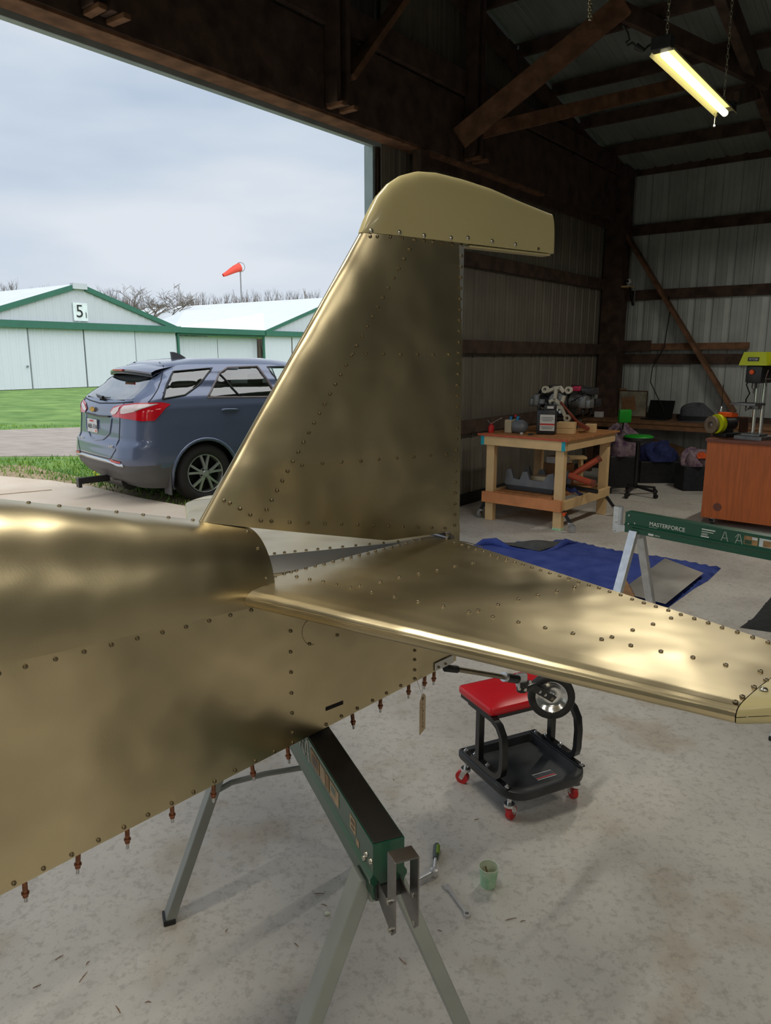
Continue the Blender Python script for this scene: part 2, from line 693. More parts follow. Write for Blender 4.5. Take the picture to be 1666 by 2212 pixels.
base = _ramp(_n(1.3, 4, 0.3), [(0.28, c8(182, 177, 170)), (0.5, c8(204, 199, 191)), (0.72, c8(220, 215, 206))])
fine = _ramp(_n(42, 4, 0.0, 0.7), [(0.34, (0.74, 0.73, 0.72)), (0.5, (1, 1, 1)), (0.68, (1.0, 1.0, 1.0))])
st = _ramp(_n(3.1, 3, 0.0), [(0.56, (1, 1, 1)), (0.70, (0.80, 0.73, 0.64))])
speck = _ramp(_n(160, 1), [(0.24, (0.55, 0.52, 0.48)), (0.33, (1, 1, 1))])
col = _mix(base, fine, 0.9, 'MULTIPLY')
col = _mix(col, st, 0.8, 'MULTIPLY')
col = _mix(col, speck, 0.6, 'MULTIPLY')
L(col, bs.inputs['Base Color'])
bs.inputs['Roughness'].default_value = 0.62
bp = t.nodes.new('ShaderNodeBump')
bp.inputs['Strength'].default_value = 0.25
bp.inputs['Distance'].default_value = 0.004
L(_n(55, 3, 0.0, 0.7), bp.inputs['Height'])
L(bp.outputs['Normal'], bs.inputs['Normal'])
MATS['concrete'] = m
floor = struct(fl.build('floor', 'concrete'))


def rib_profile(w, pitch=0.2286):
    """ribbed sheet section over width w: [(x, depth)]"""
    pts = [(0.0, 0.0)]
    n = int(round(w / pitch))
    for i in range(n):
        x = i * pitch
        pts += [(x + .012, .016), (x + .032, .016), (x + .046, 0.0), (x + .095, 0.0), (x + .100, .004), (x + .112, .004), (x + .117, 0),
                (x + .160, 0.0), (x + .165, .004), (x + .177, .004), (x + .182, 0)]
    pts.append((w, 0.0))
    return pts


def siding(parent, place, x0, x1, zlo, zhi, m, pw=0.9144, name='siding_panel'):
    """ribbed sheets side by side; place(x, depth, z) gives the point, zlo / zhi functions of x"""
    x = x0
    while x < x1 - .02:
        w = min(pw, x1 - x)
        if w < .15:
            break
        pr = rib_profile(w)
        b = MB()
        vs, fs = [], []
        for px, d in pr:
            vs.append(place(x + px * 1.004, d, zlo(x + px)))
            vs.append(place(x + px * 1.004, d, zhi(x + px)))
        for i in range(len(pr) - 1):
            fs.append((2 * i, 2 * i + 2, 2 * i + 3, 2 * i + 1))
        b.add(vs, fs)
        b.build(name, m, parent)
        x += pw


# ---- door wall (gable)
HEAD = 3.40                                     # underside of the header
JAMB = -1.60                                    # right edge of the opening
OPEN_L = -14.6
wd = struct(thing('wall_front', gw(0, 0, 0)))
siding(wd, lambda x, d, z: gw(x, -.02 - d, z), -1.42, KE, lambda x: 0.02, lambda x: roof_z(x) - .03, 'gable_siding_shaded')
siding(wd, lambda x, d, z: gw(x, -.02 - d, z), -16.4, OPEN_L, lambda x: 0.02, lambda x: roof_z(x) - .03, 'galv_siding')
siding(wd, lambda x, d, z: gw(x, -.12 - d, z), OPEN_L, -1.0, lambda x: HEAD + .25, lambda x: roof_z(x) - .03, 'gable_siding_shaded')


def beam(parent, name, a, b, w, h, m='old_wood', up=(0, 0, 1), ext=0.0):
    o = MB()
    a, b = Vector(a), Vector(b)
    if R.random() < 2:
        a = a + V(R.uniform(-.004, .004), R.uniform(-.004, .004), R.uniform(-.004, .004))
    o.bar(a, b, w, h, up, 0.004, ext)
    return o.build(name, m, parent)


for z in (2.58, 1.70, 0.86):
    beam(wd, 'girt', gw(-1.0, .03, z), gw(KE - .1, .03, z), .05, .14)
beam(wd, 'girt', gw(-1.0, .03, 3.42), gw(KE - .1, .03, 3.42), .05, .19)
for k in (-1.02,):
    beam(wd, 'post', gw(k, .12, 0), gw(k, .12, 3.4), .14, .09, up=tuple(SX))
beam(wd, 'post', gw(KE - .18, .14, 0), gw(KE - .18, .14, EAVE + .05), .30, .26, up=tuple(SX))
beam(wd, 'skirt_board', gw(-1.0, .02, .06), gw(KE, .02, .06), .04, .12, 'rubber_base')
# header: laminated beam across the opening with its rail and light edge strip
beam(wd, 'header_beam', gw(KE - .1, .10, 3.70), gw(-15.5, .10, 3.70), .10, .56)
beam(wd, 'header_board', gw(KE - .1, .17, 4.10), gw(-15.5, .17, 4.10), .05, .20)
beam(wd, 'header_board', gw(-1.2, .03, 4.62), gw(-11.5, .03, 4.62), .05, .22)
beam(wd, 'header_sill', gw(1.4, .06, 3.415), gw(-15.2, .06, 3.415), .16, .035, 'old_wood_light')
beam(wd, 'track_rail', gw(1.8, -.10, 3.405), gw(-15.2, -.10, 3.405), .06, .05, 'gap_trim')
for k in (-2.25, -.30, -4.22, -6.4, -8.6):
    top = roof_z(k) - .05
    for q in (-.055, .055):
        beam(wd, 'king_post', gw(k + q, .22, HEAD + .06), gw(k + q, .22, top), .045, .12, 'old_wood', up=tuple(SX))
    for q in (-.055, .055):
        beam(wd, 'post_cleat', gw(k + q * 1.3, .24, HEAD + .045), gw(k + q * 1.3 + .05, .24, HEAD + .045), .16, .03, 'old_wood_light')
for k in (-4.22, -2.25, -6.4):
    beam(wd, 'web_brace', gw(k + .10, .22, 3.66), gw(k + 1.35, .22, 5.05), .05, .16, 'old_wood_light', up=tuple(SX))
beam(wd, 'top_chord', gw(KE, .12, roof_z(KE) - .16), gw(KR, .12, roof_z(KR) - .16), .05, .20)
beam(wd, 'top_chord', gw(KR, .12, roof_z(KR) - .16), gw(KL, .12, roof_z(KL) - .16), .05, .20)
# pale strips coloured as daylight gaps along the roof edge of the gable
for k0, k1 in ((-.6, .45), (.62, 1.0), (1.3, 1.75), (2.05, 2.75), (2.9, 3.35)):
    beam(wd, 'daylight_strip', gw(k0, .15, roof_z(k0) - .055), gw(k1, .15, roof_z(k1) - .055), .02, .035, 'gap_trim')

# the sliding door leaf parked against the wall beside the opening
d1 = struct(thing('door_1', gw(-1.2, -.15, 0)))
dl = MB()
dl.bar(gw(-1.43, -.15, 1.72), gw(.12, -.15, 1.72), .03, 3.38)
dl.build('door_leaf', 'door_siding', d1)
for k in (-1.38, -.66, .08):
    beam(d1, 'door_stile', gw(k, -.09, .05), gw(k, -.09, 3.38), .07, .05, 'old_wood', up=tuple(SX))
for z in (.12, 1.2, 2.3, 3.33):
    beam(d1, 'door_rail', gw(-1.43, -.09, z), gw(.12, -.09, z), .05, .09)
beam(d1, 'door_edge', gw(-1.445, -.13, .03), gw(-1.445, -.13, 3.40), .035, .10, 'gap_trim', up=tuple(SX))

# ---- side wall, right
ws = struct(thing('wall_right', sw(0, 0, 0)))
siding(ws, lambda x, d, z: sw(x, -.02 - d, z), 0.0, DEPTH, lambda x: 0.02, lambda x: EAVE, 'galv_siding')
GIRTS = (4.085, 3.30, 2.437, 1.57)
for z in GIRTS:
    beam(ws, 'girt', sw(.02, .03, z), sw(DEPTH, .03, z), .05, .15 if z > 4 else .135, 'old_wood')
beam(ws, 'girt', sw(.02, .03, .75), sw(DEPTH, .03, .75), .05, .13)
beam(ws, 'splice_board', sw(.02, .075, 1.745), sw(.66, .075, 1.745), .035, .15)
beam(ws, 'splice_board', sw(.66, .07, 1.735), sw(1.93, .07, 1.735), .03, .09, 'old_wood_light')
for mm in (2.45, 4.9, 7.3, 9.7):
    beam(ws, 'post', sw(mm, .10, 0), sw(mm, .10, EAVE), .14, .14, up=tuple(SX))
beam(ws, 'diagonal_brace', sw(-.02, .14, 3.63), sw(1.84, .14, .88), .045, .15, 'old_wood_light', up=tuple(GX))
beam(ws, 'skirt_board', sw(0, .02, .06), sw(DEPTH, .02, .06), .04, .12, 'old_wood')

# ---- the walls behind the camera
wb = struct(thing('wall_back', gw(0, DEPTH, 0)))
siding(wb, lambda x, d, z: gw(x, DEPTH + .02 + d, z), KL, KE, lambda x: 0.02, lambda x: roof_z(x) - .03, 'galv_siding')
for z in (3.4, 2.58, 1.70, 0.86):
    beam(wb, 'girt', gw(KL, DEPTH - .03, z), gw(KE, DEPTH - .03, z), .05, .14)
wl = struct(thing('wall_left', gw(KL, 0, 0)))
siding(wl, lambda x, d, z: gw(KL - .02 - d, x, z), 0, DEPTH, lambda x: 0.02, lambda x: EAVE, 'galv_siding')
for z in (3.3, 2.44, 1.57):
    beam(wl, 'girt', gw(KL + .03, 0, z), gw(KL + .03, DEPTH, z), .05, .14)

# ---- roof
rf = struct(thing('ceiling', gw(KR, DEPTH / 2, EAVE)))


def rpanels(ka, kb):
    x = -.4
    while x < DEPTH + .3:
        w = min(.9144, DEPTH + .4 - x)
        pr = rib_profile(w)
        vs, fs = [], []
        for px, d in pr:
            vs.append(gw(ka, x + px * 1.004, roof_z(ka) + d + .02))
            vs.append(gw(kb, x + px * 1.004, roof_z(kb) + d + .02))
        for i in range(len(pr) - 1):
            fs.append((2 * i, 2 * i + 2, 2 * i + 3, 2 * i + 1))
        b = MB()
        b.add(vs, fs)
        b.build('roof_panel', 'roof_liner', rf)
        x += .9144


rpanels(KR, KE + .15)
rpanels(KL - .15, KR)
k = 3.0
while k > KL:
    if abs(k - KR) > .3:
        beam(rf, 'purlin', gw(k, -.1, roof_z(k) - .07), gw(k, DEPTH, roof_z(k) - .07), .045, .13)
    k -= .78
# trusses
for mm in (2.2, 4.6, 7.0, 9.4):
    for a, b in ((KE, KR), (KL, KR)):
        beam(rf, 'truss_chord', gw(a, mm, roof_z(a) - .22), gw(b, mm, roof_z(b) - .22), .09, .20)
    if mm > 5:
        beam(rf, 'truss_tie', gw(KE, mm, EAVE - .1), gw(KL, mm, EAVE - .1), .09, .18)


def gp(x, y, off):
    k, z = gpix(x, y, off)
    return gw(k, off, z)


def rp(x, y, drop=0.2):
    """point a little under the roof seen at x, y"""
    r = ray(x, y)
    A = r.dot(GX)
    B = G0.dot(GX)
    tt = (EAVE - drop + RS * (KE + B) - EYE) / (r.z + RS * A)
    return V(0, 0, EYE) + r * tt


pA = gp(992, 300, .25)
pA2 = rp(1350, 8, .25)
beam(rf, 'knee_brace', pA, pA2, .07, .19, 'old_wood_light')
pB = gp(1032, 286, .20)
pB2 = gp(1700, 128, 2.15)
beam(rf, 'tie_beam', pB, pB2, .06, .13, 'old_wood_light')
beam(rf, 'knee_brace', rp(1330, 18, .22), rp(1660, 178, .3), .06, .15)
beam(rf, 'web_brace', gw(1.1, 2.2, 3.95), gw(1.9, 2.2, 4.2), .05, .12)

# ================================================================== OUTSIDE
GZ = -0.08
mat('lawn', c8(84, 122, 54), 0.95, col2=c8(128, 160, 84), scale=1.1, detail=5, ramp=(.35, .66), bump=0.5, bscale=14, bdist=.03)
mat('gravel', c8(150, 140, 132), 0.95, col2=c8(186, 174, 164), scale=5, detail=5, bump=0.6, bscale=40, bdist=.02, stretch=(.5, 2.2, 1))
mat('apron_concrete', c8(214, 196, 174), 0.85, col2=c8(230, 214, 194), scale=1.6, detail=4, bump=.2, bscale=40)
mat('dirt', c8(150, 128, 100), 0.95, col2=c8(178, 158, 128), scale=5, detail=4, bump=.5, bscale=30, bdist=.02)
mat('grass_blade', c8(84, 136, 46), 0.85, col2=c8(148, 176, 78), scale=2.0)
mat('dandelion', c8(236, 206, 30), 0.7)

ln = MB()
ln.grid(lambda u, v: V(-190 + 330 * u, -60 + 330 * v, GZ - (0.6 if False else 0)), 6, 6)
struct(ln.build('lawn_ground', 'lawn'))


def slab(name, pts, z, m, th=.1, lab=None):
    b = MB()
    b.prism([(p[0], p[1]) for p in pts], th, None, z - th)
    return struct(b.build(name, m))


e0, e1, e2 = at_z(0, 1028, -.02), at_z(200, 1051, -.02), at_z(440, 1100, -.02)
dirn = (e2 - e0).normalized()
edge = [e0 - dirn * 9, e0 - dirn * 3 + V(.1, .15, 0), e0 - dirn * 1.2, e0, e0.lerp(e1, .5) + V(.05, .06, 0), e1, e1.lerp(e2, .5) + V(-.04, -.04, 0), e2, e2 + dirn * 1.6]
slab('ground_apron', [gw(-.9, -.26, 0), gw(-18, -.26, 0), edge[0] + V(-2, -3, 0)] + edge, -.02, 'apron_concrete')
jj = MB()
ja, jb = at_z(-40, 1072, -.018), at_z(112, 1058, -.018)
jj.bar(ja, jb, .03, .006)
struct(jj.build('trim_1', 'dirt'))
g0, g1, g2, g3 = at_z(0, 990, GZ), at_z(170, 985, GZ), at_z(0, 930, GZ), at_z(170, 924, GZ)
dn, df = (g1 - g0).normalized(), (g3 - g2).normalized()
rd = [g0 - dn * 16, g0 + V(0, .2, 0), g1 + V(0, -.1, 0), g1 + dn * 14, g1 + dn * 40, g3 + df * 40 + V(0, 4, 0), g3 + df * 12, g3, g2, g2 - df * 16]
slab('ground_gravel_road', rd, GZ + .012, 'gravel', .05)
dp = [e0 - dirn * 3, e0 + V(0, -.1, 0), e1 + V(0, -.1, 0), e2 + V(0, -.1, 0), e2 + V(.35, .25, 0), e1 + V(.22, .36, 0), at_z(120, 1020, GZ), at_z(60, 1005, GZ), at_z(-60, 1006, GZ)]
slab('ground_dirt_edge', dp, GZ + .006, 'dirt', .05)

# grass growing beside the slab and round the car: blades beyond counting
gb = MB()
for i in range(15000):
    x, y = R.uniform(-20, 700), R.uniform(918, 1100)
    p = at_z(x, y, GZ)
    s = (p - e0).dot(V(-dirn.y, dirn.x, 0))
    if s < -.05:
        continue
    rel = (p - g0).dot(V(-dn.y, dn.x, 0))
    rel2 = (p - g2).dot(V(-df.y, df.x, 0))
    if rel > -.15 and rel2 < 0.15:
        continue
    if s < .45 and R.random() < .75:
        continue
    h = R.uniform(.03, .085)
    w = R.uniform(.006, .014)
    a = R.uniform(0, 6.28)
    dx, dy = math.cos(a) * w, math.sin(a) * w
    lx, ly = R.uniform(-.04, .04), R.uniform(-.04, .04)
    gb.add([(p.x - dx, p.y - dy, GZ), (p.x + dx, p.y + dy, GZ), (p.x + lx, p.y + ly, GZ + h)], [(0, 1, 2)])
o = stuff(gb.build('grass', 'grass_blade'))
tag(o, 'green grass growing between the concrete slab and the gravel road', 'grass')
db = MB()
for x, y in ((205, 1036), (212, 1042), (228, 1033)):
    p = at_z(x, y, GZ)
    db.lathe([(.001, .09), (.016, .1), (.012, .112), (.001, .116)], Matrix.Translation((p.x, p.y, GZ)), 6)
    db.cyl((p.x, p.y, GZ), (p.x, p.y, GZ + .1), .003, n=4)
tag(stuff(db.build('dandelions', 'dandelion')), 'yellow dandelions in the grass behind the parked car', 'flowers')

# ---- the hangars across the road
HA = math.radians(36.0)
HX = V(math.sin(HA), math.cos(HA), 0)
HN = V(math.cos(HA), -math.sin(HA), 0)         # towards us
HB = at_z(72, 838, 0)
mat('white_siding', c8(196, 200, 210), 0.5, var=0.03, scale=.5)
mat('white_door', c8(208, 214, 226), 0.45, var=0.02, scale=.5)
mat('green_trim', c8(48, 104, 88), 0.5, var=0.08, scale=2)
mat('white_roof', c8(222, 228, 232), 0.45, var=0.03, scale=1, bump=.06, bscale=2)
mat('seam_dark', c8(120, 128, 132), 0.6)
mat('sign_white', c8(226, 236, 242), 0.5)


def hp(x, y, off=0.0):
    p = on_plane(x, y, HB + HN * off, HX)
    return (p - HB).dot(HX), p.z


def hw(q, d, z):
    """q along the facade, d towards us, z up"""
    return HB + HX * q + HN * d + V(0, 0, z)


def wall_sheet(parent, name, q0, q1, zlo, zhi, m, d=0.0, pitch=.30):
    b = MB()
    vs, fs = [], []
    n = max(2, int((q1 - q0) / pitch))
    pts = []
    for i in range(n):
        a = q0 + (q1 - q0) * i / n
        p = (q1 - q0) / n
        pts += [(a, .0), (a + p * .62, .0), (a + p * .7, .025), (a + p * .92, .025)]
    pts.append((q1, 0))
    for q, dd in pts:
        vs.append(hw(q, d + dd, zlo(q)))
        vs.append(hw(q, d + dd, zhi(q)))
    for i in range(len(pts) - 1):
        fs.append((2 * i, 2 * i + 2, 2 * i + 3, 2 * i + 1))
    b.add(vs, fs)
    return b.build(name, m, parent)


def hbar(parent, name, a, b, w, h, m, up=(0, 0, 1)):
    return MB().bar(a, b, w, h, up).build(name, m, parent)


q_pk, z_pk = hp(168, 618)
q_e, z_e = hp(383, 712)
z_band = z_e
q_l = 2 * q_pk - q_e
slope = (z_pk - z_e) / (q_e - q_pk)
h1 = thing('hangar', hw(q_pk, 0, GZ), 'white gabled metal hangar with green trim and a number sign on its gable', 'building')
wall_sheet(h1, 'gable_wall', q_l, q_e, lambda q: z_band + .05, lambda q: max(z_band + .06, z_pk - abs(q - q_pk) * slope - .05), 'white_siding', 0.0, .45)
qd = [hp(x, 770)[0] for x in (-160, -60, 65, 186, 295, 384)]
for i in range(len(qd) - 1):
    wall_sheet(h1, 'door_panel', qd[i] + .02, qd[i + 1] - .02, lambda q: GZ + .03, lambda q: z_band - .12, 'white_door', -.08 + .05 * (i % 2), .42)
for q in qd[2:3]:
    hbar(h1, 'door_gap', hw(q, -.03, GZ), hw(q, -.03, z_band - .1), .05, .06, 'seam_dark', tuple(HN))
for q in qd[3:5]:
    hbar(h1, 'door_gap', hw(q, -.04, GZ), hw(q, -.04, z_band - .1), .03, .03, 'seam_dark', tuple(HN))
hbar(h1, 'track_cover', hw(qd[0], .12, z_band), hw(q_e + .1, .12, z_band), .25, .36, 'green_trim')
for a, b in ((q_l, q_pk - .35), (q_e, q_pk + .35)):
    hbar(h1, 'rake_trim', hw(a, .1, z_pk - abs(a - q_pk) * slope + .02), hw(b, .1, z_pk - abs(b - q_pk) * slope + .02), .1, .26, 'green_trim')
hbar(h1, 'ridge_cap', hw(q_pk - .42, .08, z_pk - .02), hw(q_pk + .42, .08, z_pk - .02), .3, .30, 'white_siding')
for a in (q_l - .3, q_e + .3):
    b = MB()
    b.add([hw(a, .1, z_pk - abs(a - q_pk) * slope + .12), hw(q_pk, .1, z_pk + .12), hw(q_pk, -26, z_pk + .12), hw(a, -26, z_pk - abs(a - q_pk) * slope + .12)], [(0, 1, 2, 3)])
    b.add([hw(a, .1, z_pk - abs(a - q_pk) * slope + .02), hw(q_pk, .1, z_pk + .02), hw(q_pk, -26, z_pk + .02), hw(a, -26, z_pk - abs(a - q_pk) * slope + .02)], [(3, 2, 1, 0)])
    b.build('roof', 'white_roof', h1)
for q in (q_l, q_e - .05):
    hbar(h1, 'side_wall', hw(q, -13, 1.4), hw(q, -.2, 1.4), .06, 2 * (z_band - 1.4), 'white_siding')
qs, zs = hp(174, 674, .06)
sg = MB().bar(hw(qs - .42, .06, zs), hw(qs + .42, .06, zs), .04, .95).build('number_sign', 'sign_white', h1)
Tsg = frame(hw(qs - .30, .09, zs - .28), HX, (0, 0, 1))
text_part('sign_number', '5', .95, Tsg, 'ink', sg, .004)
text_part('sign_number', '1', .42, frame(hw(qs + .2, .09, zs - .3), HX, (0, 0, 1)), 'ink', sg, .004)
MB().cyl(hw(hp(60, 800)[0], .0, 1.1), hw(hp(60, 800)[0], .08, 1.1), .05, n=8).build('door_knob', 'seam_dark', h1)

q2, z2 = hp(570, 716)
h2 = thing('hangar', hw((q_e + q2) / 2, 0, GZ), 'low white metal hangar with a broad white roof between the two gables', 'building')
wall_sheet(h2, 'door_panel', q_e + .15, (q_e + q2) / 2 - .02, lambda q: GZ + .03, lambda q: z_band - .35, 'white_door', -.6, .4)
wall_sheet(h2, 'door_panel', (q_e + q2) / 2 + .02, q2 - .1, lambda q: GZ + .03, lambda q: z_band - .35, 'white_door', -.6, .4)
hbar(h2, 'track_cover', hw(q_e, .05, z_band - .02), hw(q2, .05, z_band - .02), .25, .34, 'green_trim')
hbar(h2, 'soffit', hw(q_e, -.3, z_band - .25), hw(q2, -.3, z_band - .25), .6, .12, 'green_trim')
for q in (q_e + .05, q2):
    hbar(h2, 'corner_post', hw(q, -.05, GZ), hw(q, -.05, z_band), .14, .12, 'green_trim', tuple(HN))
b = MB()
qa, za = hp(398, 671, -9.5)
qb, zb_ = hp(700, 655, -9.5)
qc, zc_ = hp(346, 692, -9.5)
RP = [hw(q_e - .3, .1, z_band + .13), hw(q2 + .6, .1, z_band + .13), hw(qb, -9.5, zb_), hw(qa, -9.5, za), hw(qc, -9.5, zc_)]
b.add(RP, [(0, 1, 2, 3), (0, 3, 4)])
b.add([p - V(0, 0, .08) for p in RP], [(3, 2, 1, 0), (4, 3, 0)])
b.build('roof', 'white_roof', h2)
q3 = hp(690, 720)[0]
h3 = thing('hangar', hw(q3, 0, GZ), 'white gabled hangar with green trim half hidden behind the tail fin', 'building')
qp3, zp3 = hp(735, 645)
sl3 = (zp3 - z_band) / (qp3 - q2)
q3r = 2 * qp3 - q2
wall_sheet(h3, 'gable_wall', q2, q3r, lambda q: z_band + .05, lambda q: max(z_band + .06, zp3 - abs(q - qp3) * sl3 - .05), 'white_siding', 0, .45)
for i in range(6):
    a, c = q2 + .1 + (q3r - q2) * i / 6, q2 + .05 + (q3r - q2) * (i + 1) / 6
    wall_sheet(h3, 'door_panel', a, c, lambda q: GZ + .03, lambda q: z_band - .12, 'white_door', -.08 + .05 * (i % 2), .42)
hbar(h3, 'track_cover', hw(q2, .12, z_band - .03), hw(q3r, .12, z_band - .03), .25, .34, 'green_trim')
for a in (q2, q3r):
    hbar(h3, 'rake_trim', hw(a, .1, z_band + .02), hw(qp3, .1, zp3 + .02), .1, .22, 'green_trim')
    b = MB()
    b.add([hw(a, .1, z_band + .14), hw(qp3, .1, zp3 + .14), hw(qp3, -24, zp3 + .14), hw(a, -24, z_band + .14)], [(0, 1, 2, 3)])
    b.build('roof', 'white_roof', h3)

# ---- windsock
wp = at_Y(519, 577, 78)
ws0 = thing('windsock', (wp.x, wp.y, GZ), 'orange windsock on a tall thin pole beyond the white hangars', 'windsock')
mat('windsock_orange', c8(238, 84, 66), 0.7, var=0.05)
mat('pole_grey', c8(140, 140, 142), 0.5, 0.3)
MB().cyl((wp.x, wp.y, GZ), (wp.x, wp.y, wp.z + .15), .10, .06, 8).build('pole', 'pole_grey', ws0)
sk = MB()
we = at_Y(482, 594, 77)
pts = [wp.lerp(we, i / 6) + V(0, 0, .04 * math.sin(i * .9)) for i in range(7)]
sk.tube(pts, [.42, .40, .36, .31, .26, .21, .16], 14, caps=False)
sk.build('sock', 'windsock_orange', ws0, True)
MB().tube([wp + V(.46 * math.cos(a), .05, .46 * math.sin(a)) for a in [i * math.pi / 8 for i in range(17)]], .03, 5).build('hoop', 'pole_grey', ws0)

# ---- bare trees on the skyline
mat('bark', c8(104, 92, 84), 0.95, var=0.2, scale=.6)
mat('bark_olive', c8(92, 82, 66), 0.95, var=0.2, scale=.6)
mat('twig_haze', c8(128, 116, 108), 0.95, var=0.1)


def tree_mesh(seed, H, spread, wide, olive, levels=5):
    rr = random.Random(seed)
    b = MB()

    def grow(p, d, L, r, lv):
        mid = p + d * L * .5 + V(rr.uniform(-1, 1), rr.uniform(-1, 1), rr.uniform(-.3, .5)) * L * .10
        e = mid + (d + V(rr.uniform(-1, 1), rr.uniform(-1, 1), rr.uniform(-.3, .5)) * .25).normalized() * L * .5
        b.tube([p, mid, e], [r, r * .8, r * .62], 3 if lv > 1 else 6, caps=False)
        if lv >= levels:
            return
        n = rr.choice((3, 3, 4)) if lv else 6
        for i in range(n):
            t = rr.uniform(.45, 1) if lv else rr.uniform(.35, 1.0)
            q = mid.lerp(e, (t - .5) * 2) if t > .5 else p.lerp(mid, t * 2)
            a = rr.uniform(0, 6.28)
            nd = (d * (1 - spread * .5) + V(math.cos(a) * wide, math.sin(a) * wide, rr.uniform(0, .4)) * spread)
            grow(q, nd.normalized(), L * rr.uniform(.55, .78), max(r * .55, .013), lv + 1)
    grow(V(0, 0, 0), V(0, 0, 1), H * .36, H * .017, 0)
    o = b.build('tree', 'bark_olive' if olive else 'bark')
    me = o.data
    loc = Vector(o.location)
    for v in me.vertices:
        v.co += loc
    bpy.data.objects.remove(o)
    zt = max(v.co.z for v in me.vertices)
    for v in me.vertices:
        v.co /= zt
    me.name = 'bare_tree'
    return me


TM = [tree_mesh(11, 9, .75, 1.2, True), tree_mesh(12, 9, .8, 1.25, True), tree_mesh(13, 9, .5, .8, False), tree_mesh(14, 9, .45, .7, False), tree_mesh(15, 9, .5, .75, False)]
for i, (x, y, Y, k) in enumerate(((312, 612, 66, 0), (378, 615, 70, 1))):
    p = at_Y(x, y, Y)
    o = put(TM[k], 'bare_tree', (p.x, p.y, GZ), None)
    o.scale = [p.z] * 3
    o.scale.x *= .8
    tag(o, ('broad spreading bare oak left of its twin behind the hangar gable', 'broad spreading bare oak nearer the windsock')[i], 'tree')
far = []
xs = [(-30, 596), (4, 600), (28, 606), (50, 610), (72, 612), (95, 616), (205, 622), (222, 618), (240, 612), (257, 622), (274, 626), (345, 630), (408, 628), (424, 634), (440, 632), (456, 630), (472, 628), (490, 632), (507, 634), (520, 630), (536, 632), (548, 636),
      (566, 626), (580, 622), (596, 626), (612, 624), (628, 620), (642, 628), (656, 622), (668, 632), (684, 630), (700, 628), (718, 632), (740, 626), (760, 632)]
for i, (x, y) in enumerate(xs):
    p = at_Y(x, y - 2, 95 + (i * 7 % 19))
    o = put(TM[2 + i % 3], 'bare_tree', (p.x, p.y, GZ), None)
    s = p.z
    o.scale = (s * .62, s * .62, s)
    o.rotation_euler.z = i * 2.1
    tag(o, 'slim leafless tree in the hazy row along the skyline', 'tree', 'leafless trees along the skyline')
ub = MB()
rr = random.Random(5)
for i in range(11500):
    x = rr.uniform(-60, 800) if i < 7500 else rr.uniform(-900, -60)
    p = at_Y(x, 700, rr.uniform(112, 122))
    h = rr.uniform(5.0, 10.2) * (1 + .12 * math.sin(x * .05) + .08 * math.sin(x * .21)) * (rr.random() ** .15)
    ub.tube([V(p.x, p.y, GZ), V(p.x + rr.uniform(-.5, .5), p.y, GZ + h * .6), V(p.x + rr.uniform(-1, 1), p.y, GZ + h)], [.07, .05, .028], 3, False)
tag(stuff(ub.build('brush_thicket', 'twig_haze')), 'pale thicket of bare brush filling the gaps below the skyline trees', 'brush')

# ================================================================== THE AIRPLANE TAIL
AA = math.radians(52)
AX = V(math.sin(AA), math.cos(AA), 0)          # aft
PB = V(math.cos(AA), -math.sin(AA), 0)         # towards the camera's side
T0 = V(0.179, 1.829, 0)                        # foot of the fin's rear edge


def tl(a, b, z):
    return T0 + AX * a + PB * b + V(0, 0, z)


def fpix(x, y, b=0.0):
    p = on_plane(x, y, T0 + PB * b, AX)
    return (p - T0).dot(AX), p.z


def zpix(x, y, z):
    p = at_z(x, y, z) - T0
    return p.dot(AX), p.dot(PB)


plane = thing('airplane_tail', tl(-.9, 0, .8), 'unpainted gold-toned aluminium airplane rear fuselage with tail fin and stabilizers', 'airplane')


def wid(a):
    return .0472 - .1139 * a


def zbot(a):
    return .8465 + .0567 * a


def zjoin(a):
    return 1.1065 - .0428 * a


def ztop(a):
    return 1.122 - .24 * a


A0, A1, AH = -2.7, -.04, -.588
sides = []
for s in (1, -1):
    b = MB()
    b.grid(lambda u, v: tl(A0 + (A1 - A0) * u, s * wid(A0 + (A1 - A0) * u), zbot(A0 + (A1 - A0) * u) * (1 - v) + zjoin(A0 + (A1 - A0) * u) * v), 40, 8, flip=s < 0)
    sides.append(b.build('side_skin', 'warm_lit_skin', plane, True))
side_n = sides[0]
b = MB()
b.grid(lambda u, v: tl(A0 + (A1 - A0) * u, (v * 2 - 1) * wid(A0 + (A1 - A0) * u), zbot(A0 + (A1 - A0) * u)), 20, 4)
b.build('bottom_skin', 'warm_lit_skin', plane)
b = MB()
b.grid(lambda u, v: tl(AH - .1 + (A1 - AH + .1) * u, (v * 2 - 1) * wid(AH - .1 + (A1 - AH + .1) * u), zjoin(AH - .1 + (A1 - AH + .1) * u) - .012), 10, 2)
b.build('deck_plate', 'bare_aluminium', plane)
for a in (A0, A1):
    b = MB()
    b.add([tl(a, wid(a), zbot(a)), tl(a, -wid(a), zbot(a)), tl(a, -wid(a), zjoin(a)), tl(a, wid(a), zjoin(a))], [(0, 1, 2, 3)])
    b.build('bulkhead', 'bare_aluminium', plane)


def deck_pt(a, v, grow=0.0):
    """v 0..1 from the near longeron over the spine to the far longeron"""
    t = math.pi * v
    cx, cz = math.cos(t), math.sin(t)
    n = 2.35
    e = 2 / n
    bb = (wid(a) + .0015 + grow) * math.copysign(abs(cx) ** e, cx)
    return tl(a, bb, zjoin(a) + (ztop(a) - zjoin(a) + grow) * abs(cz) ** e)


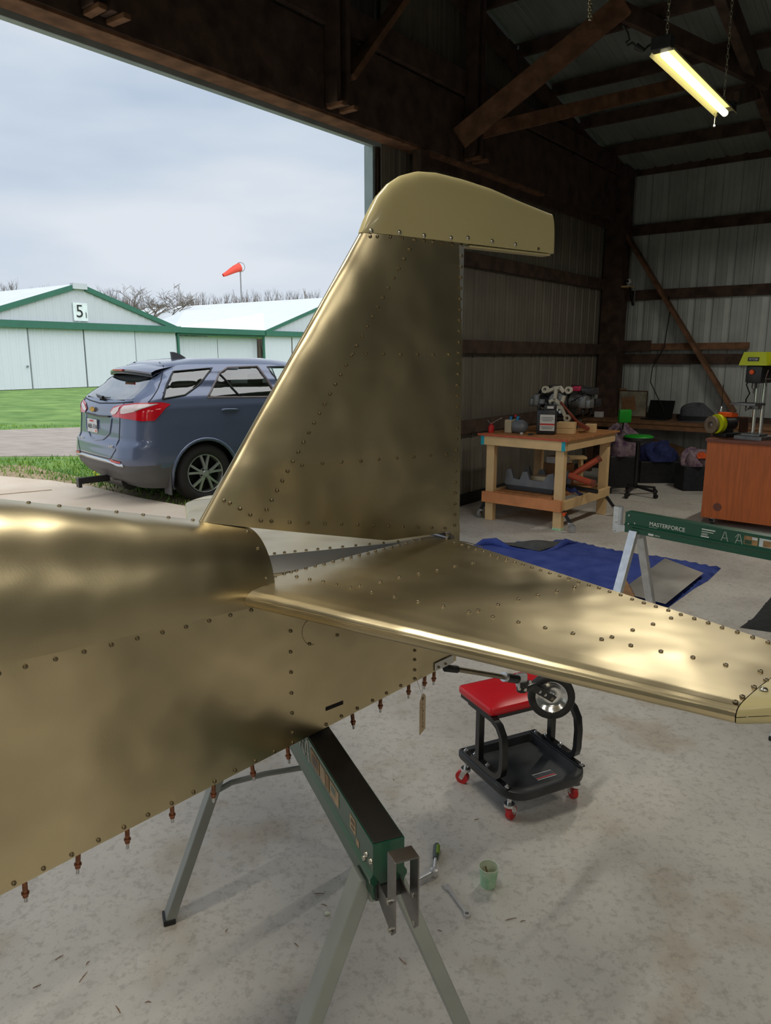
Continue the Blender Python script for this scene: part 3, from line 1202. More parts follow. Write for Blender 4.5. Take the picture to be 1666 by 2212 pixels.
b = MB()
b.grid(lambda u, v: deck_pt(A0 + (AH - A0) * u, v), 50, 40, flip=True)
b.grid(lambda u, v: deck_pt(A0 + (AH - A0) * u, v, -.0014), 50, 40)
b.grid(lambda u, v: deck_pt(AH, v, -.0014 * u), 1, 40)
deck = b.build('turtledeck', 'warm_lit_skin', plane, True, 60)
b = MB()
b.grid(lambda u, v: deck_pt(A0, v, -(wid(A0)) * u * .98), 1, 40)
b.build('bulkhead', 'bare_aluminium', plane)
for s in (1, -1):
    b = MB()
    b.bar(tl(AH - .1, s * (wid(AH) - .010), zjoin(AH) - .006), tl(A1 - .05, s * (wid(A1 - .05) - .010), zjoin(A1) - .006), .018, .014)
    b.build('longeron', 'warm_lit_skin', plane)

# a rivet: blind rivet with a small pit in its head
rv = MB()
rv.lathe([(.0038, -.0006), (.0037, .0010), (.0029, .0022), (.0015, .0025), (.0013, .0010), (.0001, .0008)], None, 8)
ro = rv.build('rivet', 'rivet_metal', None, True, 40)
RIV = ro.data
for v in RIV.vertices:
    v.co.z += 0
bpy.data.objects.remove(ro)
sv = MB()
sv.lathe([(.0056, 0), (.0054, .001), (.0042, .0024), (.0016, .0029), (.0012, .0016), (.0001, .0014)], None, 10)
so = sv.build('screw', 'screw_metal', None, True, 40)
SCW = so.data
bpy.data.objects.remove(so)


def nrm(n):
    n = Vector(n).normalized()
    return n.to_track_quat('Z', 'Y').to_matrix()


def rivets(parent, pts, normal, name='rivet', mesh=None):
    T = nrm(normal)
    for p in pts:
        put(mesh or RIV, name, p, parent, T)


def line(p, q, n):
    return [(p[0] + (q[0] - p[0]) * i / (n - 1), p[1] + (q[1] - p[1]) * i / (n - 1)) for i in range(n)]


# fuselage side rivets: the side lies in the plane b = wid(a)
sd = (tl(0, wid(0), 0), tl(-1, wid(-1), 0))
sdir = (sd[0] - sd[1]).normalized()
snorm = V(-sdir.y, sdir.x, 0)
if snorm.dot(PB) < 0:
    snorm = -snorm


def spix(x, y):
    return on_plane(x, y, sd[0], sdir) + snorm * .0004


joint_row = [(-62, 1468), (-3, 1455), (55, 1440), (120, 1424), (182, 1408), (241, 1393), (297, 1379), (351, 1366), (402, 1354), (452, 1341), (498, 1329), (543, 1318)]
column = [(628, 1363), (628, 1408), (629, 1452), (630, 1497), (631, 1540), (632, 1583), (632, 1604)]
bottom_row = [(-35, 1941), (30, 1908), (94, 1876), (155, 1846), (213, 1815), (268, 1787), (320, 1760), (371, 1735), (418, 1711), (464, 1688), (508, 1664), (551, 1644), (592, 1624),
              (705, 1565), (738, 1547), (772, 1530), (805, 1513), (835, 1497), (866, 1481)]
aft_col = [(896, 1405), (896, 1425), (896, 1447), (896, 1466), (669, 1391), (729, 1372)]
rivets(side_n, [spix(*q) for q in joint_row + column + bottom_row + aft_col], snorm)
# hoop rivets and spine rivets on the turtledeck
for q, v in (((536, 1163), .40), ((551, 1195), .26), ((563, 1237), .10)):
    p = deck_pt(AH - .018, v)
    n = (p - deck_pt(AH - .018, v, -.01))
    put(RIV, 'rivet', p, deck, nrm(n))
for i in range(16):
    p = deck_pt(-1.42 + i * .048, .5)
    put(RIV, 'rivet', p, deck, nrm((0, 0, 1)))
# the slot and the scribed inspection ring low on the side
s0, s1 = spix(706, 1531), spix(739, 1518)
MB().bar(s0, s1, .0016, .0085, bev=.0007, ext=.003).build('slot', 'black_hole', side_n)
ring = [spix(672 + 19 * math.cos(t), 1366 + 27 * math.sin(t)) for t in [1.2 + i * .22 for i in range(18)]]
MB().tube(ring, .0006, 4).build('scribed_ring', 'rivet_metal', side_n)

# ---- vertical fin
FT = [(-.688, 1.287), (-.296, 1.855)]


def fin_le(z):
    return FT[0][0] + (FT[1][0] - FT[0][0]) * (z - FT[0][1]) / (FT[1][1] - FT[0][1])


def fin_bottom(a):
    if a < -.239:
        return 1.287 + (1.183 - 1.287) * (a + .688) / .449
    return 1.183 - (a + .239) * .055


def fin_h(s, c):
    """half thickness at chord fraction s for chord c"""
    s = max(s, 0)
    t = 10 * (.2969 * math.sqrt(s) - .126 * s - .3516 * s * s + .2843 * s ** 3 - .1015 * s ** 4)
    return (.012 + .022 * c) * (max(0, t) + .40 * s ** 3)


def fin_pt(u, v, side):
    s = u * u * (2 - u) if u < 1 else 1.0
    ztp = 1.858
    # leading edge point at v, walk the chord; lower edge follows the deck
    zl = 1.287 + (ztp - 1.287) * v
    al = fin_le(zl)
    a = al * (1 - s)
    a0 = -.688 * (1 - s)
    z = fin_bottom(a0) * (1 - v) + ztp * v
    return tl(a, side * fin_h(s, -al), z)


b = MB()
b.grid(lambda u, v: fin_pt(u, v, 1), 48, 30)
b.grid(lambda u, v: fin_pt(u, v, -1), 48, 30, flip=True)
fin = b.build('fin_skin', 'warm_lit_skin', plane, True, 50)
b = MB()
b.grid(lambda u, v: (fin_pt(u, 0, 1) + V(0, 0, .0015)).lerp(fin_pt(u, 0, -1) + V(0, 0, .0015), v), 48, 1)
b.build('fin_root_rib', 'bare_aluminium', plane)
MB().bar(tl(-.012, 0, 1.135), tl(-.012, 0, 1.857), .018, .022, up=tuple(AX)).build('fin_spar', 'bare_aluminium', plane)
b = MB()
b.add([tl(-.034, .0115, 1.185), tl(.002, .0115, 1.185), tl(.002, .0115, 1.142), tl(-.022, .0115, 1.142), tl(-.034, .0095, 1.185), tl(.002, .0095, 1.185), tl(.002, .0095, 1.142), tl(-.022, .0095, 1.142)],
      [(0, 1, 2, 3), (7, 6, 5, 4), (0, 4, 5, 1), (1, 5, 6, 2), (2, 6, 7, 3), (3, 7, 4, 0)])
b.build('spar_tail', 'warm_lit_skin', plane)
for i, (a, z) in enumerate(((-.045, 1.158), (-.06, 1.150))):
    MB().cyl(tl(a, -.03, z), tl(a, .03, z), .012, n=10).build('hinge_bolt', 'dark_steel', plane)


def fin_surf(x, y):
    """world point of the near fin skin seen at x, y"""
    p = None
    h = .02
    for _ in range(4):
        p = on_plane(x, y, T0 + PB * h, AX)
        a = (p - T0).dot(AX)
        al = fin_le(p.z)
        s = min(1, max(0, 1 - a / al)) if al < 0 else 1
        h = fin_h(s, -al)
    return p + PB * .0004


fr = [(800, 511), (815, 511), (843, 512), (869, 515), (896, 519), (916, 521), (937, 523), (957, 526), (977, 528), (997, 529)]
fr += line((885, 539), (576, 1101), 28)
fr += line((997, 553), (982, 1135), 26)
fr += [(762, 765), (791, 765), (829, 765), (866, 766), (902, 766), (936, 767), (970, 766)]
fr += [(653, 1005), (697, 1001), (738, 998), (780, 996), (818, 992), (857, 990), (894, 987), (930, 984), (964, 982)]
fr += [(564, 1125), (587, 1126), (626, 1128), (665, 1129), (702, 1131), (738, 1132), (773, 1133), (807, 1135), (839, 1136), (871, 1138), (903, 1139), (933, 1140), (962, 1141)]
fr += [(484, 1081), (497, 1087), (519, 1099), (541, 1112)]
rivets(fin, [fin_surf(*q) for q in fr], PB)

# ---- cream fibreglass cap of the fin, reaching aft over the rudder
CAP = [(-.298, 1.853), (-.281, 1.889), (-.254, 1.931), (-.224, 1.960), (-.190, 1.981), (-.141, 1.997), (-.086, 2.002), (-.001, 1.999), (.090, 1.991), (.189, 1.975), (.312, 1.958)]


def cap_top(a):
    for (a0, z0), (a1, z1) in zip(CAP, CAP[1:]):
        if a <= a1:
            f = (a - a0) / (a1 - a0)
            return z0 + (z1 - z0) * max(0, min(1, f))
    return CAP[-1][1]


def cap_h(a):
    s = max(0, (a + .298) / .612)
    q = min(.3, max(0, (a + .298) / .300))
    t = 10 * (.2969 * math.sqrt(q) - .126 * q - .3516 * q * q + .2843 * q ** 3 - .1015 * q ** 4)
    return .0198 * t * (1 - .45 * max(0, s - .3)) + .0006


def cap_pt(u, v, side):
    a = -.298 + .612 * (u ** 1.6)
    zb = 1.8545 + .009 * (a + .3)
    zt = max(zb + .0005, cap_top(a))
    z = zb + (zt - zb) * (1 - (1 - v) ** 2)
    f = (z - zb) / (zt - zb)
    return tl(a, side * cap_h(a) * math.sqrt(max(0, 1 - f ** 3.2)), z)


b = MB()
b.grid(lambda u, v: cap_pt(u, v, 1), 60, 26)
b.grid(lambda u, v: cap_pt(u, v, -1), 60, 26, flip=True)
b.grid(lambda u, v: cap_pt(u, 0, 1 - 2 * v), 60, 2)
b.grid(lambda u, v: cap_pt(1, v, 1 - 2 * u), 2, 26)
cap = b.build('fin_cap', 'cream_tip', plane, True, 55)
cap['label'] = 'cream fibreglass cap'
MB().bar(tl(.012, 0, 1.853), tl(.30, 0, 1.8555), .028, .004).build('cap_rib', 'cream_tip', cap)
for q in ((807, 498), (864, 502), (917, 509), (976, 514), (1013, 514), (1066, 521), (1117, 528)):
    a, z = fpix(*q, .022)
    put(SCW, 'screw', tl(a, cap_h(a) + .0002, z), cap, nrm(PB))
a, z = fpix(1166, 537, .02)
put(RIV, 'rivet', tl(a, cap_h(a) + .0002, z), cap, nrm(PB))

# ---- horizontal stabilizers
HZ = 1.15
LEr, LEt = zpix(503, 1293, HZ), zpix(1588, 1549, HZ)
TEr, TEt = zpix(945, 1153, HZ + .010), zpix(1740, 1409, HZ + .007)


def stab_h(s):
    f = [(0, 0), (.004, .36), (.012, .58), (.03, .78), (.07, .92), (.15, 1.0), (.3, .98), (.6, .8), (1, .46)]
    for (s0, h0), (s1, h1) in zip(f, f[1:]):
        if s <= s1:
            return h0 + (h1 - h0) * (s - s0) / (s1 - s0)
    return .46


def stab_pt(u, v, top, sgn=1, tip=1.0):
    s = u ** 2.4
    # the root follows the fuselage: cut corner, then along the longeron
    ar = LEr[0] + (TEr[0] - LEr[0]) * s
    if s < .16:
        br = LEr[1] - (.012 * s / .16)
    elif s < .24:
        br = LEr[1] - .012 - (LEr[1] - .012 - .072) * (s - .16) / .08
    else:
        br = .072 - (.072 - TEr[1]) * (s - .24) / .76
    at_, bt = LEt[0] + (TEt[0] - LEt[0]) * s, LEt[1] + (TEt[1] - LEt[1]) * s
    bt = br + (bt - br) * tip
    hm = .0215 + (.0155 - .0215) * v
    return tl(ar + (at_ - ar) * v, sgn * (br + (bt - br) * v), HZ + (hm if top else -hm) * stab_h(s))


def stab(sgn, tip):
    b = MB()
    b.grid(lambda u, v: stab_pt(u, v, True, sgn, tip), 60, 40)
    b.grid(lambda u, v: stab_pt(u, v, False, sgn, tip), 60, 40)
    sk = b.build('stabilizer_skin', 'warm_lit_skin', plane, True, 50)
    b = MB()
    b.grid(lambda u, v: stab_pt(u, 0, True, sgn, tip).lerp(stab_pt(u, 0, False, sgn, tip), v) + PB * (sgn * .001), 60, 2)
    b.build('root_rib', 'bare_aluminium', plane)
    b = MB()
    b.grid(lambda u, v: stab_pt(1, u, True, sgn, tip).lerp(stab_pt(1, u, False, sgn, tip), v) + AX * -.002, 20, 1)
    b.build('stabilizer_spar', 'bare_aluminium', plane)
    # rounded fibreglass tip
    b = MB()

    def tp(u, v, sg):
        p0 = stab_pt(u, 1.0, True, sgn, tip)
        p1 = stab_pt(u, 1.0, False, sgn, tip)
        c = (p0 + p1) / 2
        h = (p0.z - p1.z) / 2
        s = u ** 2.4
        reach = .115 * (math.sin(math.pi * min(1, .12 + .80 * s)) ** .6)
        w = math.sin(v * math.pi / 2)
        back = .10 * (1 - s) ** 2 * w
        return c + PB * (sgn * (.0015 + reach * w)) + AX * back + V(0, 0, sg * (h + .0005) * math.cos(v * math.pi / 2))
    b.grid(lambda u, v: tp(u, v, 1), 40, 14)
    b.grid(lambda u, v: tp(u, v, -1), 40, 14)
    tpo = b.build('stabilizer_tip', 'cream_tip', plane, True, 60)
    return sk, tpo


stabn, tipn = stab(1, 1.0)
stabf, tipf = stab(-1, .86)
stabn['label'] = 'near stabilizer skin with rows of rivets'


def stab_z(x, y):
    """top surface point seen at x, y"""
    z = HZ + .018
    for _ in range(5):
        a, bb = zpix(x, y, z)
        v = max(0, min(1, bb / .93))
        al = LEr[0] + (LEt[0] - LEr[0]) * v
        ae = TEr[0] + (TEt[0] - TEr[0]) * v
        s = max(0, min(1, (a - al) / (ae - al)))
        z = HZ + (.0215 - .006 * v) * stab_h(s)
    return tl(a, bb, z)


sr = [(548, 1278), (557, 1270), (575, 1257), (594, 1247), (614, 1240), (629, 1236), (640, 1233), (661, 1228), (681, 1223), (700, 1219), (720, 1213), (740, 1208), (758, 1204), (776, 1199), (795, 1195), (811, 1190), (829, 1186),
      (846, 1182), (862, 1178), (878, 1174), (894, 1170), (909, 1166)]
sr += [(641, 1246), (669, 1252), (698, 1257), (726, 1263), (757, 1270), (803, 1279), (852, 1289), (903, 1299), (957, 1310), (1013, 1322), (1065, 1333), (1120, 1345), (1178, 1357), (1238, 1369), (1300, 1382), (1363, 1395), (1428, 1408),
       (1497, 1421), (1568, 1437), (1643, 1451)]
sr += [(777, 1266), (821, 1257), (863, 1247), (905, 1239), (945, 1231), (983, 1223), (1021, 1216)]
sr += [(1033, 1319), (1076, 1307), (1120, 1295), (1162, 1286), (1203, 1277), (1241, 1269), (1322, 1377), (1367, 1362), (1411, 1349), (1450, 1336)]
sr += [(965, 1165), (982, 1172), (998, 1177), (1013, 1182), (1028, 1187), (1045, 1192), (1060, 1199), (1076, 1204), (1094, 1209), (1112, 1215), (1130, 1220), (1149, 1227), (1168, 1233), (1188, 1239), (1209, 1245), (1229, 1250),
       (1250, 1258), (1272, 1265), (1294, 1271), (1317, 1279), (1341, 1286), (1366, 1295), (1391, 1303), (1417, 1311), (1444, 1319), (1471, 1328), (1500, 1337), (1530, 1346), (1560, 1356), (1593, 1366), (1626, 1377), (1659, 1388)]
sr += [(1589, 1517), (1604, 1506), (1629, 1485), (1655, 1470)]
rivets(stabn, [stab_z(*q) for q in sr], (0, 0, 1))
put(SCW, 'screw', stab_z(1650, 1492) + V(0, 0, .0015), tipn, nrm((0, 0, 1)))
fr2 = []
for i in range(12):
    u = .60 + .03 * i
    p = stab_pt(u, .015, True, -1, .86)
    fr2.append(p)
rivets(stabf, fr2, (0, 0, 1))

# ---- tailwheel
br0, br1 = spix(938, 1441), spix(978, 1422)
b = MB()
b.bar(br0 + snorm * .002, br1 + snorm * .002, .003, .022, bev=.001)
mt = b.build('tail_bracket', 'bare_aluminium', plane)
for x, y in ((945, 1440), (960, 1433)):
    put(RIV, 'rivet', spix(x, y) + snorm * .0036, mt, nrm(snorm))


def tw(x, y, b=.03):
    a, z = fpix(x, y, b)
    return tl(a, b, z)


MB().cyl(tw(962, 1443), tw(988, 1446), .0095, n=14).build('spring_socket', 'black_rubber', plane, True, 50)
MB().cyl(tw(985, 1445), tw(1098, 1464), .0072, .0068, n=14).build('tail_spring', 'gunmetal_rod', plane, True, 50)
MB().cyl(tw(1092, 1463), tw(1118, 1467), .0125, n=14).build('spring_clamp', 'black_paint', plane, True, 50)
MB().cyl(tw(1088, 1462), tw(1093, 1463), .0135, n=14).build('clamp_ring', 'zinc', plane, True, 50)
pk = tw(1127, 1472, .02)
b = MB()
b.box((0, 0, 0), (.030, .020, .040), Matrix.Translation(pk + V(0, 0, .004)) @ Matrix.Rotation(.3, 4, 'Z'), .004)
b.build('swivel_plate', 'zinc', plane)
b = MB()
b.cyl(tw(1128, 1492, .02), tw(1128, 1470, .02), .016, n=14)
b.box((0, 0, 0), (.05, .028, .018), frame(tw(1140, 1482, .02), AX), .003)
kn = b.build('swivel_housing', 'black_paint', plane, True, 40)
for x, y in ((1122, 1487), (1135, 1489), (1146, 1473)):
    q = tw(x, y, .036)
    MB().cyl(q, q + V(-.1, -.99, 0) * .006, .0045, n=8).build('bolt', 'screw_metal', kn)
wc = tw(1191, 1503, .02)
wax = V(-.12, -.97, .12).normalized()
Tw = frame(wc, wax.cross(V(0, 0, 1)).normalized(), None, wax) if False else (Matrix.Translation(wc) @ nrm(wax).to_4x4())
b = MB()
b.lathe([(.048, -.014), (.056, -.017), (.065, -.015), (.0695, -.006), (.0695, .006), (.065, .015), (.056, .017), (.048, .014), (.046, 0), (.048, -.014)], Tw, 36)
tire = b.build('wheel_tire', 'black_rubber', plane, True, 60)
b = MB()
b.lathe([(.047, .013), (.044, .012), (.036, .004), (.022, .000), (.011, .003), (.010, .010), (.0005, .011)], Tw, 32, False)
b.lathe([(.047, -.013), (.036, -.004), (.010, -.010), (.0005, -.011)], Tw, 32, False)
b.build('wheel_hub', 'chrome', plane, True, 60)
fk = MB()
q0, q1 = wc + wax * .022, tw(1150, 1484, .03)
fk.bar(q0 - (q1 - q0).normalized() * .012, q1, .006, .022, up=tuple((q1 - q0).cross(wax).normalized()), bev=.002)
q0b = wc - wax * .022
fk.bar(q0b, q1 - wax * .03, .006, .022, up=tuple((q1 - q0).cross(wax).normalized()), bev=.002)
fko = fk.build('wheel_fork', 'black_paint', plane)
MB().cyl(wc - wax * .028, wc + wax * .028, .0055, n=10).build('axle', 'gunmetal_rod', fko, True, 40)
for f in (.35, .62):
    q = q0.lerp(q1, f)
    MB().cyl(q, q + wax * .0045, .005, n=10).build('fork_bolt', 'steel', fko)
MB().tube([tw(985, 1168, .0), tw(1010, 1172, -.02), tw(1043, 1181, -.08)], .0014, 5).build('rudder_cable', 'dark_steel', plane)

# ---- spring-clamp fasteners (temporary) along the lower edge
b = MB()
b.lathe([(.0001, .006), (.0035, .005), (.0035, 0), (.0042, -.001), (.0042, -.017), (.0062, -.0175), (.0062, -.0205), (.0045, -.022), (.0045, -.026), (.003, -.027), (.0001, -.0275)], None, 10)
clo = b.build('cleco_body', 'copper', None, True, 40)
CLB = clo.data
zz = clo.location.z
for v in CLB.vertices:
    v.co.z += zz
bpy.data.objects.remove(clo)
b = MB()
b.lathe([(.0028, -.0265), (.0028, -.036), (.0022, -.0365), (.0001, -.0365)], None, 8)
clo = b.build('cleco_stem', 'steel', None, True, 40)
CLS = clo.data
zz = clo.location.z
for v in CLS.vertices:
    v.co.z += zz
bpy.data.objects.remove(clo)
tops = [(57, 1912), (173, 1848), (279, 1794), (376, 1744), (466, 1699), (549, 1655), (626, 1616), (766, 1544), (827, 1510), (888, 1479), (923, 1462), (943, 1452)]
where = ['nearest the left edge of the picture', 'second from the left edge of the picture', 'third from the left edge of the picture', 'fourth from the left edge of the picture', 'in front of the sawhorse leg top',
         'left of the white sawhorse brace', 'just left of the green sawhorse beam', 'right of the black slot', 'fifth from the tail end', 'just left of the paper tag string', 'between the paper tag and the tail bracket', 'under the tail bracket']
for i, (x, y) in enumerate(tops):
    p = spix(x, y) - snorm * .008
    p.z = min(p.z, zbot((p - T0).dot(AX))) - .0005
    r = thing('cleco_fastener', p, 'copper spring fastener under the fuselage edge, ' + where[i], 'fastener', 'copper fasteners along the lower fuselage edge')
    tlt = Matrix.Rotation(R.uniform(-.12, .12), 3, 'X') @ Matrix.Rotation(R.uniform(-.1, .1), 3, 'Y')
    put(CLB, 'body', p, r, tlt)
    put(CLS, 'stem', p, r, tlt)
p = spix(985, 1425) - snorm * .03
r = thing('cleco_fastener', p, 'copper spring fastener pointing aft from the tail end above the spring rod', 'fastener', 'copper fasteners along the lower fuselage edge')
Tq = nrm(-(AX * .95 - V(0, 0, .25)))
put(CLB, 'body', p + V(0, 0, .004), r, Tq)
put(CLS, 'stem', p + V(0, 0, .004), r, Tq)

# ---- manila tag on a string
pt = spix(905, 1497) + snorm * .012
pu = spix(898, 1464) + snorm * .002
pu2 = spix(911, 1459) + snorm * .002
tg = thing('paper_tag', pt, 'manila paper tag hanging on a string below the tail end', 'tag')
vd = V(.42, .90, 0).normalized()
Tt = frame(pt, vd, (0, 0, 1))
b = MB()
out = [(-.008, 0), (-.019, -.012), (-.019, -.098), (.019, -.098), (.019, -.012), (.008, 0)]
b.prism(out, .0007, Tt)
b.build('card', 'paper_tag', tg)
MB().tube([pu, pt + V(0, 0, -.008), pu2], .0006, 4).build('string', 'string', tg)
MB().lathe([(.0045, 0), (.0045, .0006), (.002, .0006)], Tt @ Matrix.Translation((0, -.010, .0007)), 10).build('eyelet', 'sticker_dark', tg)
sq = MB()
pr = random.Random(3)
x0 = -.012
y = -.022
while y > -.085:
    ln_ = pr.uniform(.004, .010)
    sq.tube([Tt @ V(-.002 + pr.uniform(-.003, .003), y, .0009), Tt @ V(pr.uniform(-.004, .006), y - ln_ * .5, .0009), Tt @ V(-.002 + pr.uniform(-.003, .003), y - ln_, .0009)], .0006, 3)
    y -= ln_ + .0025
sq.build('handwriting', 'ink', tg)

# ================================================================== SAWHORSES
def horse(T, L, side, label, near):
    root = thing('sawhorse', T @ V(L / 2, 0, 0), label, 'sawhorse', None)

    def M_():
        return MB(T)
    sec = [(-.0285, .808), (.0285, .808), (.0285, .752), (.0335, .744), (.0335, .737), (.0285, .730), (.0285, .703), (.022, .703), (.022, .72), (-.022, .72), (-.022, .703), (-.0285, .703),
           (-.0285, .730), (-.0335, .737), (-.0335, .744), (-.0285, .752)]
    b = M_()
    n = len(sec)
    vs = [(0, y, z) for y, z in sec] + [(L, y, z) for y, z in sec]
    fs = [list(range(n))[::-1], [n + i for i in range(n)]] + [(i, (i + 1) % n, n + (i + 1) % n, n + i) for i in range(n)]
    b.add(vs, fs)
    beam_o = b.build('beam', 'horse_green', root)
    b = M_()
    b.box((L / 2, 0, .8085), (L - .004, .053, .003), None, .001)
    b.build('top_pad', 'horse_black' if near else 'horse_green', root)
    for x in (.055, L - .055):
        for s in (-1, 1):
            b = M_()
            a, c = V(x, s * .026, .715), V(x, s * .295, .012)
            d = (c - a).normalized()
            b.bar(a, c, .045, .028, up=tuple(d.cross(V(1, 0, 0))), bev=.003)
            lg = b.build('leg', 'leg_paint' if near else 'zinc', root)
            b = M_()
            b.box((x, s * .297, .009), (.05, .034, .018), None, .003)
            b.build('foot', 'black_rubber', lg)
        b = M_()
        b.box((x, 0, .700), (.06, .05, .05), None, .005)
        b.build('leg_housing', 'leg_paint' if near else 'zinc', root)
        b = M_()
        if near and x > .5:
            b.tube([V(x, .165, .37), V(x, .10, .395), V(x, .0, .40), V(x, -.10, .395), V(x, -.155, .39)], .0085, 8)
        else:
            b.tube([V(x, .235, .20), V(x, .16, .20), V(x, .13, .215), V(x, -.13, .215), V(x, -.16, .20), V(x, -.235, .20)], .01, flat=(.005, .024))
        b.build('spreader', 'leg_paint' if near else 'zinc', root)
    for e in (0, 1):
        Te = Matrix.Identity(4) if e == 0 else Matrix(((-1, 0, 0, L), (0, 1, 0, 0), (0, 0, 1, 0), (0, 0, 0, 1)))
        pl = [(-.076, .823), (-.045, .823), (-.045, .728), (.004, .738), (.004, .710), (-.050, .688), (-.062, .682), (-.076, .698)]
        b = M_()
        for s in (-1, 1):
            Ts = Te @ Matrix(((1, 0, 0, 0), (0, 0, -1, s * .020 + .0012), (0, 1, 0, 0), (0, 0, 0, 1)))
            b.prism(pl, .0024, Ts)
        b.box((-.0605, 0, .8235), (.031, .0424, .0028), Te, .001)
        bk = b.build('end_bracket', 'dark_steel' if near else 'zinc', root)
        for x, z in ((-.058, .742), (-.062, .693)):
            for s in (-1, 1):
                b = M_()
                b.cyl(Te @ V(x, s * .018, z), Te @ V(x, s * .0265, z), .0042, n=8)
                b.build('bracket_bolt', 'screw_metal', bk)
        b = M_()
        b.box((.004, 0, .715), (.012, .05, .03), Te, .002)
        b.build('end_stop', 'black_plastic', root)
    for x, z in ((.022, .792), (.022, .748), (.045, .740), (.058, .757)) if not near else ((.030, .770), (.040, .756), (.008, .772), (.008, .735)):
        for s in (-1, 1):
            b = M_()
            b.lathe([(.0001, .0042), (.004, .0035), (.0056, .0008), (.0056, 0)][::-1], frame((x, s * .0286, z), (1, 0, 0), None, (0, s, 0)), 10)
            b.build('bolt', 'screw_metal', root, True, 40)

    # printing on the visible side
    Y = side * .0288

    def tf(x, z):
        """text frame running along the beam as read from that side"""
        dx = V(1, 0, 0) if side < 0 else V(-1, 0, 0)
        return T @ frame((x, Y, z), dx, (0, 0, 1))

    def plate(x0, x1, z0, z1, m_, name='sticker', dy=.0003):
        b = M_()
        b.box(((x0 + x1) / 2, Y + side * dy, (z0 + z1) / 2), (abs(x1 - x0), .0006, z1 - z0))
        return b.build(name, m_, beam_o)
    return root, tf, plate, M_, Y, beam_o


nd = V(-.3795, .9252, 0)
no = V(.0055, 1.098, 0)
h1o, tf, plate, M_, Y, bo = horse(frame(no, nd), 1.0, 1, 'green and black sawhorse holding up the airplane fuselage', True)
plate(.083, .112, .770, .797, 'sticker_tan', 'label_sticker')
plate(.087, .106, .786, .793, 'sticker_dark', 'label_print', .0007)
plate(.087, .104, .776, .780, 'sticker_dark', 'label_print', .0007)
plate(.066, .080, .757, .768, 'sticker_tan', 'label_sticker')
for x0, x1, mm in ((.176, .228, 'sticker_tan'), (.234, .256, 'sticker_photo'), (.260, .292, 'sticker_tan'), (.298, .357, 'sticker_photo')):
    plate(x0, x1, .766, .798, mm, 'photo_sticker')
plate(.195, .220, .78, .792, 'horse_green', 'photo_print', .0007)
plate(.305, .345, .772, .790, 'sticker_dark', 'photo_print', .0007)


def stick_figure(x, z, flip, m_, M_, Y, side, bo):
    b = M_()
    yy = Y + side * .0006
    for dx0, dx1 in ((-.002, -.016), (.002, .016)):
        b.tube([V(x + dx0, yy, z + .045), V(x + dx1, yy, z)], .0011, 4)
    b.tube([V(x - .010, yy, z + .015), V(x + .010, yy, z + .015)], .001, 4)
    if flip:
        b.tube([V(x - .018, yy, z + .028), V(x - .006, yy, z + .045)], .001, 4)
    b.build('pictogram', m_, bo)


stick_figure(.385, .757, False, 'white_print', M_, Y, 1, bo)
stick_figure(.425, .757, True, 'white_print', M_, Y, 1, bo)
text_part('print', 'MASTERFORCE', .022, tf(.90, .768), 'white_print', bo)

fd = V(.648, -.7616, 0)
fo = V(1.251, 3.774, 0) + V(.0217, .0185, 0)
h2o, tf, plate, M_, Y, bo = horse(frame(fo, fd), 1.0, -1, 'green sawhorse with silver legs and white lettering beside the blue blanket', False)
text_part('print', 'MASTERFORCE', .0285, tf(.138, .760), 'white_print', bo, .0008)
for dx, dz in ((.0012, .0008), (-.0008, -.001)):
    pass
text_part('print', 'MSHV2847', .0095, tf(.138, .747), 'white_print', bo, .0006)
plate(.136, .165, .7085, .7185, 'white_print', 'sticker')
text_part('print', '1300 LB', .0095, tf(.168, .710), 'white_print', bo, .0006)
plate(.412, .478, .788, .793, 'white_print', 'print_line')
plate(.412, .470, .778, .781, 'white_print', 'print_line')
for i in range(4):
    plate(.412, .445 - .004 * (i % 2), .771 - i * .003, .772 - i * .003, 'white_print', 'print_line')
plate(.410, .450, .753, .758, 'white_print', 'print_line')
stick_figure(.525, .752, False, 'white_print', M_, Y, -1, bo)
stick_figure(.592, .752, True, 'white_print', M_, Y, -1, bo)
plate(.614, .676, .757, .796, 'sticker_photo', 'photo_sticker')
plate(.617, .650, .759, .778, 'sticker_green', 'photo_print', .0007)
plate(.650, .674, .782, .794, 'sticker_sky', 'photo_print', .0007)
plate(.682, .752, .757, .796, 'sticker_sky', 'photo_sticker')
plate(.700, .735, .759, .788, 'sticker_photo', 'photo_print', .0007)
plate(.760, .822, .757, .796, 'sticker_photo', 'photo_sticker')

# ================================================================== HAND TOOLS AND CUP ON THE FLOOR
# paper cup
cp = at_z(1055, 1911, 0)
cu = thing('paper_cup', (cp.x, cp.y, 0), 'small green and white paper cup standing on the concrete floor', 'cup')
Tc = Matrix.Translation((cp.x, cp.y, 0))
b = MB()
b.lathe([(.0215, .003), (.0208, .0), (.0235, .0), (.0298, .064), (.0290, .064), (.0225, .0035), (.0001, .0035)], Tc, 28)
b.build('wall', 'cup_green', cu, True, 40)
b = MB()
b.lathe([(.0288, .0635), (.0302, .0625), (.0308, .064), (.0302, .0655), (.0288, .0648), (.0284, .064)], Tc, 28, False)
b.build('rim', 'cup_paper', cu, True)
b = MB()
b.lathe([(.0224, .0045), (.0287, .0625)], Tc, 28, False)
b.build('lining', 'cup_paper', cu, True)
st = thing('stir_stick', (cp.x, cp.y, .004), 'short wooden stick standing inside the paper cup', 'stick')
MB().bar((cp.x + .005, cp.y + .004, .006), (cp.x - .008, cp.y + .016, .052), .006, .0018).build('stick', 'splinter', st)

